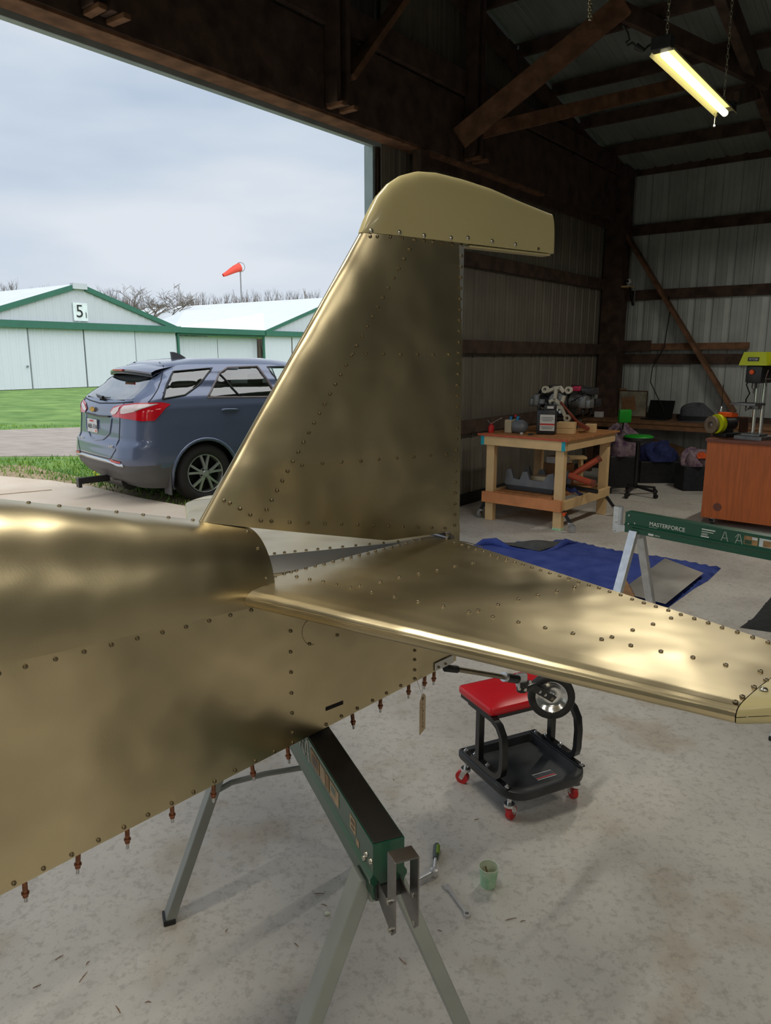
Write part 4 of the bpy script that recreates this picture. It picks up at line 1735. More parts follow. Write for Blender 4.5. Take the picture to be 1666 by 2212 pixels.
# combination spanner
w0, w1 = at_z(965, 1915, .004), at_z(1009, 1975, .004)
T = frame(w0, w1 - w0)
wr = thing('combination_wrench', (w0 + w1) / 2 - V(0, 0, .004), 'steel combination wrench lying on the floor beside the paper cup', 'wrench')
Lw = (w1 - w0).length
b = MB(T)
b.tube([V(.012, 0, .001), V(Lw * .5, 0, .0015), V(Lw - .009, 0, .001)], 0, flat=(.0085, .005))
b.build('shank', 'tool_chrome', wr)
b = MB(T)
b.prism([(.016, .005), (.006, .0105), (-.008, .0100), (-.009, .0050), (.001, .0042), (.001, -.0042), (-.009, -.0050), (-.008, -.0100), (.006, -.0105), (.016, -.005)], .006, None, -.003)
b.build('open_jaw', 'tool_chrome', wr)
b = MB(T)
pr = []
Tr = Matrix.Translation((Lw, 0, 0))
b.lathe([(.0058, -.004), (.0100, -.004), (.0105, 0), (.0100, .004), (.0058, .004), (.0058, -.004)], Tr, 18)
b.build('ring_end', 'tool_chrome', wr, True, 40)

# ratchet with a long socket
r0, r1, r2 = at_z(944, 1824, .013), at_z(938, 1884, .013), at_z(905, 1902, .013)
rt = thing('ratchet', (r0 + r1) / 2 - V(0, 0, .013), 'chrome ratchet with a green and grey grip and a deep socket, on the floor', 'ratchet')
d = (r1 - r0).normalized()
Lr = (r1 - r0).length
b = MB()
b.tube([r0, r0 + d * .01, r0 + d * .05, r0 + d * Lr * .52], [.007, .0115, .0105, .0085], 12)
b.build('grip', 'grip_grey', rt, True, 50)
b = MB()
b.tube([r0 + d * .015 + V(.004, 0, .004), r0 + d * .055 + V(.004, 0, .004)], [.0085, .0075], 10)
b.build('grip_inlay', 'lime_grip', rt, True, 50)
b = MB()
b.tube([r0 + d * Lr * .5, r0 + d * Lr * .7, r1 - d * .012], [.0055, .0048, .0052], 12)
b.build('handle', 'tool_chrome', rt, True, 50)
b = MB()
b.lathe([(.001, -.012), (.012, -.010), (.0135, 0), (.012, .010), (.001, .012)], Matrix.Translation(r1), 16)
b.build('head', 'tool_chrome', rt, True, 40)
MB().cyl(r1 + (r2 - r1).normalized() * .008, r2, .0085, .009, 16).build('socket', 'tool_chrome', rt, True, 40)

# splinters and bits of dry straw on the floor
for i, (x, y, ln_) in enumerate(((180, 2110, .035), (128, 2068, .022), (255, 2180, .03), (190, 2080, .014), (870, 2075, .03), (850, 1684, .012), (690, 1930, .03), (1105, 1985, .035), (700, 1955, .02), (640, 2040, .018), (950, 2010, .012),
                                 (1030, 1770, .02), (490, 2010, .015), (1130, 1990, .016), (80, 2130, .02), (320, 2165, .016))):
    p = at_z(x, y, .0015)
    a = R.uniform(0, 3.14)
    dd = V(math.cos(a), math.sin(a), 0) * ln_ / 2
    b = MB()
    b.tube([p - dd, p + V(R.uniform(-.002, .002), R.uniform(-.002, .002), .001), p + dd], [.0009, .0014, .0007], 4)
    tag(b.build('splinter', 'splinter'), 'thin dry splinter lying on the bare concrete floor', 'splinter', 'dry splinters on the concrete floor')
p = at_z(707, 1973, .004)
b = MB()
b.lathe([(.0005, -.004), (.006, -.002), (.005, .003), (.0005, .004)], Matrix.Translation(p) @ Matrix.Scale(1.5, 4, (1, 0, 0)), 7)
tag(b.build('wood_chip', 'cup_paper'), 'pale round chip lying left of the sawhorse leg', 'chip')

# ================================================================== ROLLING MECHANIC'S STOOL
sr_, sf_ = V(.900, .436, 0), V(.436, -.900, 0)
so_ = V(.505, 2.508, 0)
Ts = Matrix(((sr_.x, sf_.x, 0, so_.x), (sr_.y, sf_.y, 0, so_.y), (0, 0, 1, 0), (0, 0, 0, 1)))   # x right, y towards us
stl = thing('rolling_stool', so_, 'rolling mechanic stool with a red padded seat and black tool tray', 'stool')


def S_():
    return MB(Ts)


def rrect(hx, y0, y1, r, rb, n=6):
    """outline with rounded front corners r (y1 side) and rear corners rb"""
    pts = []
    for cx, cy, rr_, a0 in ((hx - r, y1 - r, r, 0), (-hx + r, y1 - r, r, 90), (-hx + rb, y0 + rb, rb, 180), (hx - rb, y0 + rb, rb, 270)):
        for i in range(n + 1):
            a = math.radians(a0 + 90 * i / n)
            pts.append((cx + rr_ * math.cos(a), cy + rr_ * math.sin(a)))
    return pts


def tray_ring(b, o0, z0, o1, z1):
    n = len(o0)
    b.add([(x, y, z0) for x, y in o0] + [(x, y, z1) for x, y in o1], [(i, (i + 1) % n, n + (i + 1) % n, n + i) for i in range(n)])


b = S_()
o_out = rrect(.178, -.165, .190, .085, .018)
o_top = rrect(.172, -.159, .184, .080, .014)
o_in = rrect(.150, -.137, .162, .066, .012)
o_bot = rrect(.145, -.132, .157, .062, .010)
tray_ring(b, rrect(.172, -.159, .184, .08, .014), .100, o_out, .112)
tray_ring(b, o_out, .112, o_out, .132)
tray_ring(b, o_out, .132, o_top, .137)
tray_ring(b, o_top, .137, o_in, .137)
tray_ring(b, o_in, .137, o_bot, .110)
b.add([(x, y, .110) for x, y in o_bot], [list(range(len(o_bot)))])
b.add([(x, y, .100) for x, y in rrect(.172, -.159, .184, .08, .014)], [list(range(len(o_bot)))])
tray = b.build('tray', 'tray_plastic', stl, True, 40)
b = S_()
b.box((.035, .095, .1108), (.085, .040, .0008))
stk = b.build('warning_sticker', 'cloth_grey', tray)
for y0, w_, m_ in ((.112, .083, 'white_print'), (.104, .083, 'label_red'), (.0765, .083, 'white_print'), (.094, .075, 'black_plastic'), (.086, .075, 'black_plastic')):
    b = S_()
    b.box((.035, y0, .1114), (w_, .0045 if m_ == 'label_red' else .0018, .0006))
    b.build('sticker_print', m_, stk)
for s in (-1, 1):
    b = S_()
    b.box((s * .1625, .0, .1405), (.024, .30, .007), None, .002)
    b.build('side_rail', 'black_paint', stl)
    hoop = [V(s * .163, -.075, .152), V(s * .163, .06, .152), V(s * .163, .088, .157), V(s * .163, .108, .175), V(s * .163, .114, .20), V(s * .163, .116, .27), V(s * .163, .108, .315), V(s * .163, .085, .343), V(s * .163, .05, .356),
            V(s * .163, -.10, .358)]
    b = S_()
    b.tube(hoop, 0, flat=(.024, .020))
    b.build('hoop_leg', 'black_paint', stl, True, 40)
    b = S_()
    b.tube([V(s * .163, -.035, .150), V(s * .163, -.035, .356)], 0, flat=(.024, .022))
    b.build('upright', 'black_paint', stl)
    for y in (-.125, -.062, .020, .142):
        b = S_()
        b.lathe([(.0085, 0), (.0085, .004), (.006, .006), (.004, .0065), (.004, .011), (.0001, .012)], Matrix.Translation((s * .163, y, .143 if y in (-.125, .142) else .160)), 8)
        b.build('bolt', 'chrome', stl)
b = S_()
b.box((0, -.055, .359), (.345, .205, .018), None, .003)
b.build('seat_board', 'black_paint', stl)
b = S_()


def seat_pt(u, v):
    x, y = (u * 2 - 1), (v * 2 - 1)
    d = max(abs(x), abs(y))
    z = .395 + .010 * (1 - d ** 4)
    return V(x * .176, -.055 + y * .107, z)


b.grid(lambda u, v: seat_pt(u, v), 16, 12)
edge = rrect(.176, -.162, .052, .012, .012, 3)
e2_ = rrect(.180, -.166, .056, .014, .014, 3)
tray_ring(b, edge, .396, e2_, .390)
tray_ring(b, e2_, .390, e2_, .374)
tray_ring(b, e2_, .374, edge, .368)
b.build('seat_cushion', 'red_vinyl', stl, True, 50)


def caster(parent, p, ang, r, mw, mf, w=.020, name='caster'):
    """swivel caster: p on the floor below the pivot"""
    c, s_ = math.cos(ang), math.sin(ang)
    ax = V(-s_, c, 0)
    off = V(c, s_, 0) * r * .55
    wc_ = p + off + V(0, 0, r)
    b = MB()
    b.cyl(wc_ - ax * w / 2, wc_ + ax * w / 2, r, n=20)
    wh = b.build('caster_wheel', mw, parent, True, 40)
    MB().cyl(wc_ - ax * (w / 2 + .004), wc_ + ax * (w / 2 + .004), r * .28, n=10).build('wheel_axle', mf, wh)
    b = MB()
    for q in (-1, 1):
        o_ = ax * q * (w / 2 + .003)
        b.tube([wc_ + o_, wc_ + o_ + V(0, 0, r * .7) - off * .5, p + o_ + V(0, 0, r * 2.25)], 0, flat=(.003, r * .8))
    b.cyl(p + V(0, 0, r * 2.2), p + V(0, 0, r * 2.6), r * .75, n=12)
    b.build('caster_fork', mf, parent)
    return wh


for q, a in (((-.155, -.135), 2.6), ((-.140, .128), .9), ((.150, .130), 1.8), ((.150, -.13), .4)):
    p = Ts @ V(q[0], q[1], 0)
    caster(stl, p, a, .0255, 'red_plastic', 'chrome', .018)
    MB().cyl(p + V(0, 0, .064), p + V(0, 0, .102), .008, n=8).build('caster_stem', 'chrome', stl)

# ================================================================== WORKBENCH ON CASTERS
bx, by = V(.769, -.639, 0), V(.640, .769, 0)
bo_ = at_z(1053, 1123, 0)
Tb = Matrix(((bx.x, by.x, 0, bo_.x), (bx.y, by.y, 0, bo_.y), (0, 0, 1, 0), (0, 0, 0, 1)))   # x across the front, y away
BW, BD, BH = .785, .96, .86
wbn = thing('workbench', Tb @ V(BW / 2, BD / 2, 0), 'light pine workbench on casters with teal tape on its corners', 'workbench')


def B_():
    return MB(Tb)


def bbox(name, c, s, m, parent=None, bev=.003):
    b = B_()
    b.box(c, s, None, bev)
    return b.build(name, m, parent or wbn)


bbox('top', (.365, .555, BH - .009), (.96, 1.17, .018), 'osb_top')
b = B_()
b.box((.365, -.033, BH - .007), (.962, .006, .022))
b.build('front_edge', 'ply_edge', wbn)
ZA = BH - .062
bbox('apron', (.365, -.002, ZA), (.90, .038, .089), 'pine')
bbox('apron', (.365, 1.08, ZA), (.90, .038, .089), 'pine')
bbox('apron', (-.066, .54, ZA), (.038, 1.04, .089), 'pine')
bbox('apron', (.806, .54, ZA), (.038, 1.04, .089), 'pine')
for x in (-.067, .797):
    bbox('tape', (x, -.022, ZA), (.036, .004, .090), 'teal_tape', None, .0005)
for x in (.0, .745):
    for y in (.05, 1.02):
        bbox('leg', (x, y, (BH - .02) / 2), (.085, .040, BH - .02) if False else (.088, .062, BH - .02), 'pine')
ZS = .235
bbox('shelf_rail', (.365, .0, ZS), (.86, .038, .105), 'pine_red')
bbox('shelf_rail', (.365, 1.07, ZS), (.86, .038, .095), 'pine')
bbox('shelf_rail', (.790, .55, ZS), (.034, 1.0, .089), 'pine')
bbox('shelf_rail', (-.058, .55, ZS), (.034, 1.0, .089), 'pine')
bbox('shelf', (.365, .535, ZS + .054), (.64, 1.02, .016), 'osb_top')
bbox('foot_tape', (.745, .05, .012), (.090, .064, .022), 'cup_green', None, .001)
for q, a in (((-.105, .04), 2.2), ((.83, .03), -.2), ((.84, 1.0), -.3), ((-.105, 1.0), 2.6)):
    p = Tb @ V(q[0] + (.05 if q[0] > 0 else 0), q[1], 0)
    caster(wbn, p, a, .036, 'steel', 'zinc', .03)
    bp_ = Tb @ V(.80 if q[0] > 0 else -.05, q[1], .19)
    MB().bar(bp_, p + V(0, 0, .085), .03, .012, up=tuple(by)).build('caster_arm', 'black_paint', wbn)
bbox('caster_hinge', (.815, .03, .165), (.03, .04, .03), 'orange_plastic')


def onb(x, y, z=BH):
    """local bench point seen at pixel x, y at height z"""
    p = at_z(x, y, z) - bo_
    return p.dot(bx), p.dot(by)


# red pump oiler
u, v = -.055, .11
oc = thing('oil_can', Tb @ V(u, v, BH), 'small red pump oiler with a thin spout on the workbench corner', 'oil can')
To = Tb @ Matrix.Translation((u, v, BH))
MB().lathe([(.0295, 0), (.0295, .060), (.026, .070), (.012, .078), (.010, .092), (.0001, .093)], To, 16).build('can', 'red_plastic', oc, True, 40)
MB().tube([To @ V(0, 0, .088), To @ V(.05, -.01, .115), To @ V(.125, -.02, .152)], [.006, .005, .0035], 8).build('spout', 'zinc', oc)
MB().tube([To @ V(0, 0, .09), To @ V(-.03, .01, .10), To @ V(-.055, .02, .122)], .004, 6).build('lever', 'zinc', oc)

# grey can / tank with blue fittings
u, v = onb(1115, 935)
v = max(v, .03)
gt = thing('fluid_tank', Tb @ V(u, v, BH), 'grey rounded tank with blue fittings beside the black jug', 'tank')
Tg = Tb @ Matrix.Translation((u, v, BH))
b = MB(Tg)
b.box((-.06, 0, .065), (.075, .13, .13), None, .008)
b.build('side_box', 'beige_box', gt)
b = MB(Tg)
b.tube([V(-.018, 0, .062), V(.01, 0, .064), V(.06, 0, .062), V(.10, 0, .06), V(.125, 0, .06)], [.062, .072, .070, .052, .02], 16)
b.build('shell', 'grey_plastic', gt, True, 60)
b = MB(Tg)
b.tube([V(-.05, 0, .13), V(-.03, 0, .165), V(.02, 0, .165), V(.045, 0, .13)], .010, 8)
b.build('hose', 'black_plastic', gt, True)
b = MB(Tg)
b.cyl((-.045, -.03, .12), (-.045, -.03, .16), .014, n=10)
b.cyl((.02, -.02, .125), (.03, -.02, .165), .014, n=10)
b.build('fitting', 'blue_cap', gt)
b = MB(Tg)
b.cyl((-.01, 0, .155), (-.01, 0, .178), .014, n=10)
b.build('filler_cap', 'red_plastic', gt)

# black oil jug
u, v = onb(1180, 938)
jg = thing('oil_jug', Tb @ V(u, v, BH), 'black plastic oil jug with a white and red label on the workbench', 'jug')
Tj = Tb @ Matrix.Translation((u, v, BH)) @ Matrix.Rotation(.35, 4, 'Z')
b = MB(Tj)
b.box((0, 0, .12), (.185, .10, .24), None, .018)
b.box((.03, 0, .255), (.115, .085, .07), None, .02)
b.build('jug_body', 'black_plastic', jg, True, 35)
b = MB(Tj)
b.tube([V(-.082, 0, .20), V(-.075, 0, .285), V(-.02, 0, .30), V(.0, 0, .27)], .014, 8)
b.build('jug_handle', 'black_plastic', jg, True)
b = MB(Tj)
b.cyl((-.055, 0, .295), (-.055, 0, .335), .026, n=14)
b.build('jug_cap', 'grey_plastic', jg)
b = MB(Tj)
b.box((.012, -.0508, .115), (.140, .0012, .155), None)
lb = b.build('jug_label', 'label_white', jg)
b = MB(Tj)
b.box((.012, -.0518, .10), (.140, .001, .016))
b.build('label_stripe', 'label_red', lb)
for i, (w_, z) in enumerate(((.11, .165), (.12, .15), (.09, .135), (.12, .075), (.10, .06))):
    b = MB(Tj)
    b.box((.012, -.0518, z), (w_, .001, .005))
    b.build('label_text', 'cloth_grey', lb)
b = MB(Tj)
b.box((.035, -.0432, .262), (.06, .0012, .022))
b.build('neck_label', 'label_white', jg)

# two short lengths of timber stacked
for i in range(2):
    u, v = onb(1222, 934)
    u, v = u + .05, .52
    Tk = Tb @ Matrix.Translation((u, v, BH + .028 + i * .056)) @ Matrix.Rotation(.30, 4, 'Z')
    b = MB(Tk)
    b.box((0, 0, 0), (.17, .15, .054), None, .003)
    tag(b.build('timber_block', 'pine'), ('pale timber block under another block on the workbench', 'pale timber block on top of its twin right of the jug')[i], 'block', 'timber blocks on the workbench')
u, v = onb(1262, 930)
Tk = Tb @ Matrix.Translation((.68, .80, BH + .04)) @ Matrix.Rotation(.30, 4, 'Z')
b = MB(Tk)
b.box((0, 0, 0), (.10, .12, .08), None, .003)
tag(b.build('timber_block', 'pine'), 'pale timber block under the leaning rusty lever', 'block', 'timber blocks on the workbench')
# rusty lever
lv = thing('pry_lever', Tb @ V(u, v, BH), 'rust brown lever leaning down from the engine to the bench', 'lever')
p0, p1 = at_Y(1211, 868, 7.42), at_Y(1250, 915, 7.36)
MB().tube([p0, p0.lerp(p1, .5), p1], [.010, .013, .018], 8).build('shaft', 'rust_tool', lv, True)
MB().bar(p1, at_Y(1270, 926, 7.30), .03, .04, bev=.006, ext=.015).build('blade', 'rust_tool', lv)

# ---- aircraft engine on the bench: flat four, seen from its mount end
Te0 = Tb @ Matrix.Translation((.36, .78, BH)) @ Matrix.Rotation(.08, 4, 'Z')
eng = thing('aircraft_engine', Te0 @ V(0, 0, 0), 'small flat-four aircraft engine with cream mount standing on the workbench', 'engine')


def E_():
    return MB(Te0)


ZE = .30
b = E_()
b.box((0, .10, ZE), (.20, .40, .17), None, .02)
b.box((0, .10, ZE - .12), (.13, .34, .10), None, .02)
b.build('crankcase', 'cast_dark', eng, True, 35)
for s in (-1, 1):
    for y in (-.02, .19):
        b = E_()
        for i in range(6):
            x0 = s * (.11 + i * .016)
            b.cyl(V(x0, y, ZE), V(x0 + s * .007, y, ZE), .075, n=18)
        b.cyl(V(s * .10, y, ZE), V(s * .21, y, ZE), .062, n=18)
        b.build('cylinder', 'cast_grey' if s > 0 else 'cast_dark', eng, True, 40)
        b = E_()
        b.box((s * .245, y, ZE), (.075, .15, .13), None, .018)
        b.build('cylinder_head', 'cast_grey', eng, True, 35)
        b = E_()
        b.box((s * .30, y, ZE - .02), (.05, .13, .085), None, .014)
        b.build('rocker_cover', 'cast_grey' if y < 0 else 'cast_dark', eng, True, 35)
        b = E_()
        b.tube([V(s * .24, y, ZE - .07), V(s * .22, y + .02, ZE - .14), V(s * .12, y + .05, ZE - .17)], .018, 8)
        b.build('exhaust_stub', 'black_paint', eng, True)
        b = E_()
        b.tube([V(s * .24, y, ZE + .07), V(s * .20, y, ZE + .13), V(s * .06, .12, ZE + .14)], .016, 8)
        b.build('intake_tube', 'cast_dark' if y > 0 else 'black_plastic', eng, True)
b = E_()
b.box((.24, .08, ZE + .10), (.16, .20, .07), None, .015)
b.build('baffle', 'cast_dark', eng, True, 35)
b = E_()
b.box((.16, -.02, ZE + .125), (.09, .08, .05), None, .015)
b.build('ignition_cap', 'pink_cap', eng, True, 35)
# cream mount: Y-shaped casting with four eyes
ym = -.16


def eye(x, z, r=.036):
    b = E_()
    b.lathe([(.017, -.018), (r, -.018), (r, .018), (.017, .018), (.017, -.018)], frame((x, ym, z), (1, 0, 0), None, (0, 1, 0)), 16)
    b.build('mount_eye', 'cast_cream', eng, True, 40)


for x, z in ((-.115, ZE + .115), (.13, ZE + .115), (-.115, ZE - .16), (.13, ZE - .16)):
    eye(x, z)
b = E_()
for a_, c_ in (((-.085, ZE + .10), (-.02, ZE + .13)), ((-.02, ZE + .13), (.04, ZE + .14)), ((.04, ZE + .14), (.075, ZE + .10)), ((.0, ZE + .12), (-.01, ZE + .02)), ((-.01, ZE + .02), (.06, ZE - .03)), ((.06, ZE - .03), (.085, ZE + .05)),
               ((-.01, ZE + .02), (-.06, ZE + .0)), ((-.08, ZE - .14), (-.05, ZE - .05)), ((.10, ZE - .13), (.06, ZE - .04)), ((-.05, ZE - .05), (.05, ZE - .06))):
    b.bar(V(a_[0], ym, a_[1]), V(c_[0], ym, c_[1]), .03, .032, bev=.004, ext=.010)
b.build('engine_mount', 'cast_cream', eng)
b = E_()
b.cyl(V(0, ym + .02, ZE), V(0, .0, ZE), .085, n=20)
b.build('rear_case', 'cast_grey', eng, True, 40)
for i, (x, z) in enumerate(((-.04, ZE - .07), (.02, ZE - .085), (.06, ZE - .10))):
    b = E_()
    b.cyl(V(x, ym - .02, z), V(x, ym + .06, z), .018, n=10)
    b.build('pipe_union', 'steel', eng)
b = E_()
b.tube([V(-.18, -.05, ZE + .05), V(-.1, -.12, ZE + .06), V(-.04, -.15, ZE - .02), V(-.07, -.16, ZE - .10)], .007, 6)
b.build('wiring', 'cord_black', eng, True)
b = E_()
b.tube([V(.2, -.05, ZE + .04), V(.15, -.14, ZE + .0), V(.26, -.14, ZE + .06), V(.33, -.05, ZE + .12)], .006, 6)
b.build('wiring', 'cord_black', eng, True)
b = E_()
b.box((0, .08, .05), (.20, .28, .10), None, .01)
b.build('stand_block', 'cast_dark', eng)
u, v = onb(1155, 936)
rg = MB(Tb @ Matrix.Translation((.36, .46, BH)))
rg.lathe([(.001, .07), (.03, .06), (.045, .03), (.05, .0)][::-1], Matrix.Rotation(.3, 4, 'X'), 9)
tag(rg.build('shop_rag', 'pink_cap', None, True), 'crumpled dark red rag between the grey tank and the jug', 'rag')
for i, (x, y, m_) in enumerate(((1127, 938, 'label_white'), (1147, 940, 'black_plastic'))):
    u, v = onb(x, y)
    MBc = MB(Tb @ Matrix.Translation((u, max(v, .02), BH)))
    MBc.lathe([(.016 + .01 * i, 0), (.016 + .01 * i, .014), (.012 + .01 * i, .018), (.0005, .019)], None, 12)
    tag(MBc.build('bottle_cap', m_), ('small white cap on the bench edge in front of the grey tank', 'round black cap on the bench edge left of the jug')[i], 'cap')

# ---- things on the lower shelf
ZP = ZS + .062
cw = thing('engine_cover', Tb @ V(.36, .36, ZP), 'grey moulded engine cover with cut-outs on the lower bench shelf', 'cover')
b = B_()
outl = [(-.27, .06), (-.25, .20), (-.20, .21), (-.17, .12), (-.10, .11), (-.07, .19), (-.02, .20), (.01, .12), (.16, .12), (.20, .19), (.26, .21), (.29, .10), (.27, .03), (.15, .0), (-.16, .0)]
Tq = Matrix.Translation((.34, .22, ZP)) @ Matrix(((1, 0, 0, 0), (0, 0, -1, 0), (0, 1, 0, 0), (0, 0, 0, 1)))
b.prism(outl, .03, Tq)
b.prism([(x * .96, z * .92) for x, z in outl], .03, Tq @ Matrix.Translation((0, 0, -.34)))
b.build('cover_end', 'grey_plastic', cw)
b = B_()
b.box((.34, .38, ZP + .046), (.50, .32, .09), None, .02)
b.build('cover_tub', 'grey_plastic', cw, True, 35)
b = B_()
b.box((.35, .19, ZP + .026), (.52, .02, .05), None, .006)
b.build('cover_lip', 'black_plastic', cw)
b = B_()
b.box((.40, .33, ZP + .121), (.17, .12, .06), None, .008)
tag(b.build('filter_box', 'beige_box', None), 'pale filter box sitting in the grey engine cover', 'box')
b = B_()
b.box((.38, .74, ZP + .116), (.26, .18, .23), None, .004)
tag(b.build('cardboard_box', 'carton', None), 'brown cardboard box at the back of the bench shelf', 'box')
b = B_()
b.box((.38, .72, ZP + .267), (.20, .14, .07), None, .008)
b.box((.38, .648, ZP + .265), (.10, .004, .03), None)
tag(b.build('white_carton', 'white_box', None), 'small white carton on top of the brown cardboard box', 'box')
for i, (a_, c_, r_) in enumerate(((at_Y(1233, 1028, 7.25), at_Y(1296, 990, 7.3), .030), (at_Y(1230, 1027, 7.1), at_Y(1284, 1045, 6.95), .030))):
    rt_ = thing('pipe', (a_ + c_) / 2, ('rust red pipe slanting up out of the bench shelf', 'rust red pipe slanting down out of the bench shelf')[i], 'pipe', 'rust red pipes')
    MB().cyl(a_, c_, r_, n=16).build('tube', 'rust_tube', rt_, True, 40)
    d_ = (c_ - a_).normalized()
    MB().cyl(c_ - d_ * .03, c_ + d_ * .004, r_ + .004, n=16).build('collar', 'rust_tool', rt_, True, 40)
bt = MB()
bt.cyl(at_Y(1225, 1050, 7.25), at_Y(1290, 1062, 6.95), .022, n=12)
tag(bt.build('pipe', 'black_plastic', None, True, 40), 'black pipe lying under the rust red pipes on the shelf', 'pipe')
bc = MB()
bc.grid(lambda u, v: at_Y(1225 + 35 * u, 1050 + 14 * u + 9 * v + 3 * math.sin(u * 9), 7.05 + .05 * math.cos(u * 6)), 10, 4)
tag(bc.build('blue_cloth', 'cloth_navy', None, True), 'dark blue cloth hanging over the bench shelf rail', 'cloth')

# ================================================================== BLANKETS, SHEET METAL
rp_ = [at_z(*q, 0) for q in ((985, 1190), (1030, 1176), (1130, 1172), (1235, 1168), (1330, 1190), (1440, 1205), (1558, 1228), (1530, 1255), (1500, 1272), (1445, 1312), (1395, 1300), (1250, 1300), (1080, 1250))]


def blanket(name, pts, m, z=.012, amp=.012, parent=None, n=34):
    """quilted cloth filling the outline pts, lying on the floor with soft wrinkles"""
    me = MB()
    lo = V(min(p.x for p in pts), min(p.y for p in pts), 0)
    hi = V(max(p.x for p in pts), max(p.y for p in pts), 0)

    def inside(x, y):
        c = False
        j = len(pts) - 1
        for i in range(len(pts)):
            if (pts[i].y > y) != (pts[j].y > y) and x < (pts[j].x - pts[i].x) * (y - pts[i].y) / (pts[j].y - pts[i].y) + pts[i].x:
                c = not c
            j = i
        return c
    bm = bmesh.new()
    vs = [bm.verts.new((p.x, p.y, 0)) for p in pts]
    f = bm.faces.new(vs)
    for i in range(n):
        for ax_, (l_, h_) in ((V(1, 0, 0), (lo.x, hi.x)), (V(0, 1, 0), (lo.y, hi.y))):
            c = V(0, 0, 0) + ax_ * (l_ + (h_ - l_) * (i + .5) / n)
            bmesh.ops.bisect_plane(bm, geom=bm.verts[:] + bm.edges[:] + bm.faces[:], plane_co=c, plane_no=ax_)
    bmesh.ops.triangulate(bm, faces=bm.faces)
    bm.verts.index_update()

    def hz(p):
        q = .5 + .5 * math.sin(p.x * 62 + p.y * 40) * math.sin(p.x * -40 + p.y * 62)
        return z + amp * (.35 * q + .65 * (.5 + .5 * math.sin(p.x * 5.1 + 2 * math.sin(p.y * 3.3))) * (.5 + .5 * math.sin(p.y * 6.3 + p.x * 2)))
    edge_ = set()
    for e in bm.edges:
        if e.is_boundary:
            edge_.update((e.verts[0].index, e.verts[1].index))
    co = [v.co.copy() for v in bm.verts]
    me.add([V(p.x, p.y, .001 if i in edge_ else hz(p)) for i, p in enumerate(co)], [[v.index for v in f_.verts] for f_ in bm.faces])
    bm.free()
    return me.build(name, m, parent, True)


bl = thing('moving_blanket', at_z(1250, 1230, 0), 'blue quilted moving blanket spread on the floor with one corner folded', 'blanket')
blanket('spread', rp_, 'blanket_blue', .010, .02, bl)
b = MB()


def fold(u, v):
    a_, c_ = at_z(1075, 1180, 0), at_z(1232, 1176, 0)
    p = a_.lerp(c_, u)
    q = (at_z(1165, 1198, 0) - p)
    h = .03 + .05 * math.sin(math.pi * u) * math.sin(math.pi * v)
    return p + q * v + V(0, 0, h)


b.grid(fold, 26, 12)
b.build('folded_corner', 'blanket_grey', bl, True)
b = MB()
ridge = [at_z(1020, 1186, .0) + V(0, 0, .01), at_z(1045, 1180, .0) + V(0, 0, .03), at_z(1070, 1180, 0) + V(0, 0, .035), at_z(1100, 1190, 0) + V(0, 0, .02), at_z(1140, 1199, 0) + V(0, 0, .016), at_z(1170, 1201, 0) + V(0, 0, .016), at_z(1200, 1190, 0) + V(0, 0, .02), at_z(1222, 1178, 0) + V(0, 0, .03), at_z(1245, 1176, 0) + V(0, 0, .01)]
b.tube(ridge, [.012, .035, .04, .022, .014, .014, .02, .03, .012], 10)
b.build('rolled_edge', 'blanket_blue', bl, True)
q = [at_z(*p, .045) for p in ((1437, 1206), (1520, 1238), (1438, 1304), (1372, 1287), (1360, 1262))]
b = MB()
n = len(q)
b.add([p + V(0, 0, .0015) for p in q] + [p - V(0, 0, .0015) for p in q], [list(range(n)), [n + i for i in range(n)][::-1]] + [(i, n + i, n + (i + 1) % n, (i + 1) % n) for i in range(n)])
tag(b.build('aluminium_sheet', 'sheet_metal'), 'bare aluminium sheet lying on the blue blanket', 'sheet metal')
q = [at_z(*p, .038) for p in ((1336, 1276), (1346, 1240), (1372, 1285), (1366, 1300))]
b = MB()
b.add(q + [p - V(0, 0, .02) for p in q], [(0, 1, 2, 3), (7, 6, 5, 4), (0, 4, 5, 1), (1, 5, 6, 2), (2, 6, 7, 3), (3, 7, 4, 0)])
tag(b.build('board_offcut', 'carton'), 'tan board offcut on the blanket between the sawhorse legs', 'board')
mp_ = [at_z(*q, 0) for q in ((1598, 1356), (1628, 1335), (1666, 1290), (1720, 1270), (1830, 1330), (1760, 1400), (1680, 1368))]
tag(blanket('floor_mat', mp_, 'mat_black', .008, .012, None, 20), 'black ribbed floor mat at the right edge of the picture', 'mat')

# ================================================================== DESK, DRILL PRESS, GRINDER
DX, DY = V(.755, -.656, 0), V(.656, .755, 0)
do_ = at_z(1529, 947, .837)
do_.z = 0
Td = Matrix(((DX.x, DY.x, 0, do_.x), (DX.y, DY.y, 0, do_.y), (0, 0, 1, 0), (0, 0, 0, 1)))
dk = thing('desk', Td @ V(.7, .35, 0), 'orange veneered desk back panel on casters under the drill press', 'desk')


def D_():
    return MB(Td)


DL = 1.45
D_().box((DL / 2, .012, .445), (DL, .022, .74)).build('back_panel', 'desk_veneer', dk)
D_().box((DL / 2, .34, .826), (DL + .02, .74, .028), None, .003).build('desk_top', 'desk_edge', dk)
for x in (.22, DL - .22):
    D_().box((x, .37, .445), (.42, .66, .74), None, .003).build('pedestal', 'desk_veneer', dk)
for x, y in ((.09, .05), (DL - .09, .05), (.09, .65), (DL - .09, .65)):
    caster(dk, Td @ V(x, y, 0), 1.0, .028, 'black_rubber', 'steel', .025)
D_().cyl((.145, -.004, .19), (.145, .004, .19), .038, n=20).build('cable_grommet', 'desk_edge', dk)


def ond(x, y, z=.84):
    p = at_z(x, y, z) - do_
    return p.dot(DX), p.dot(DY)


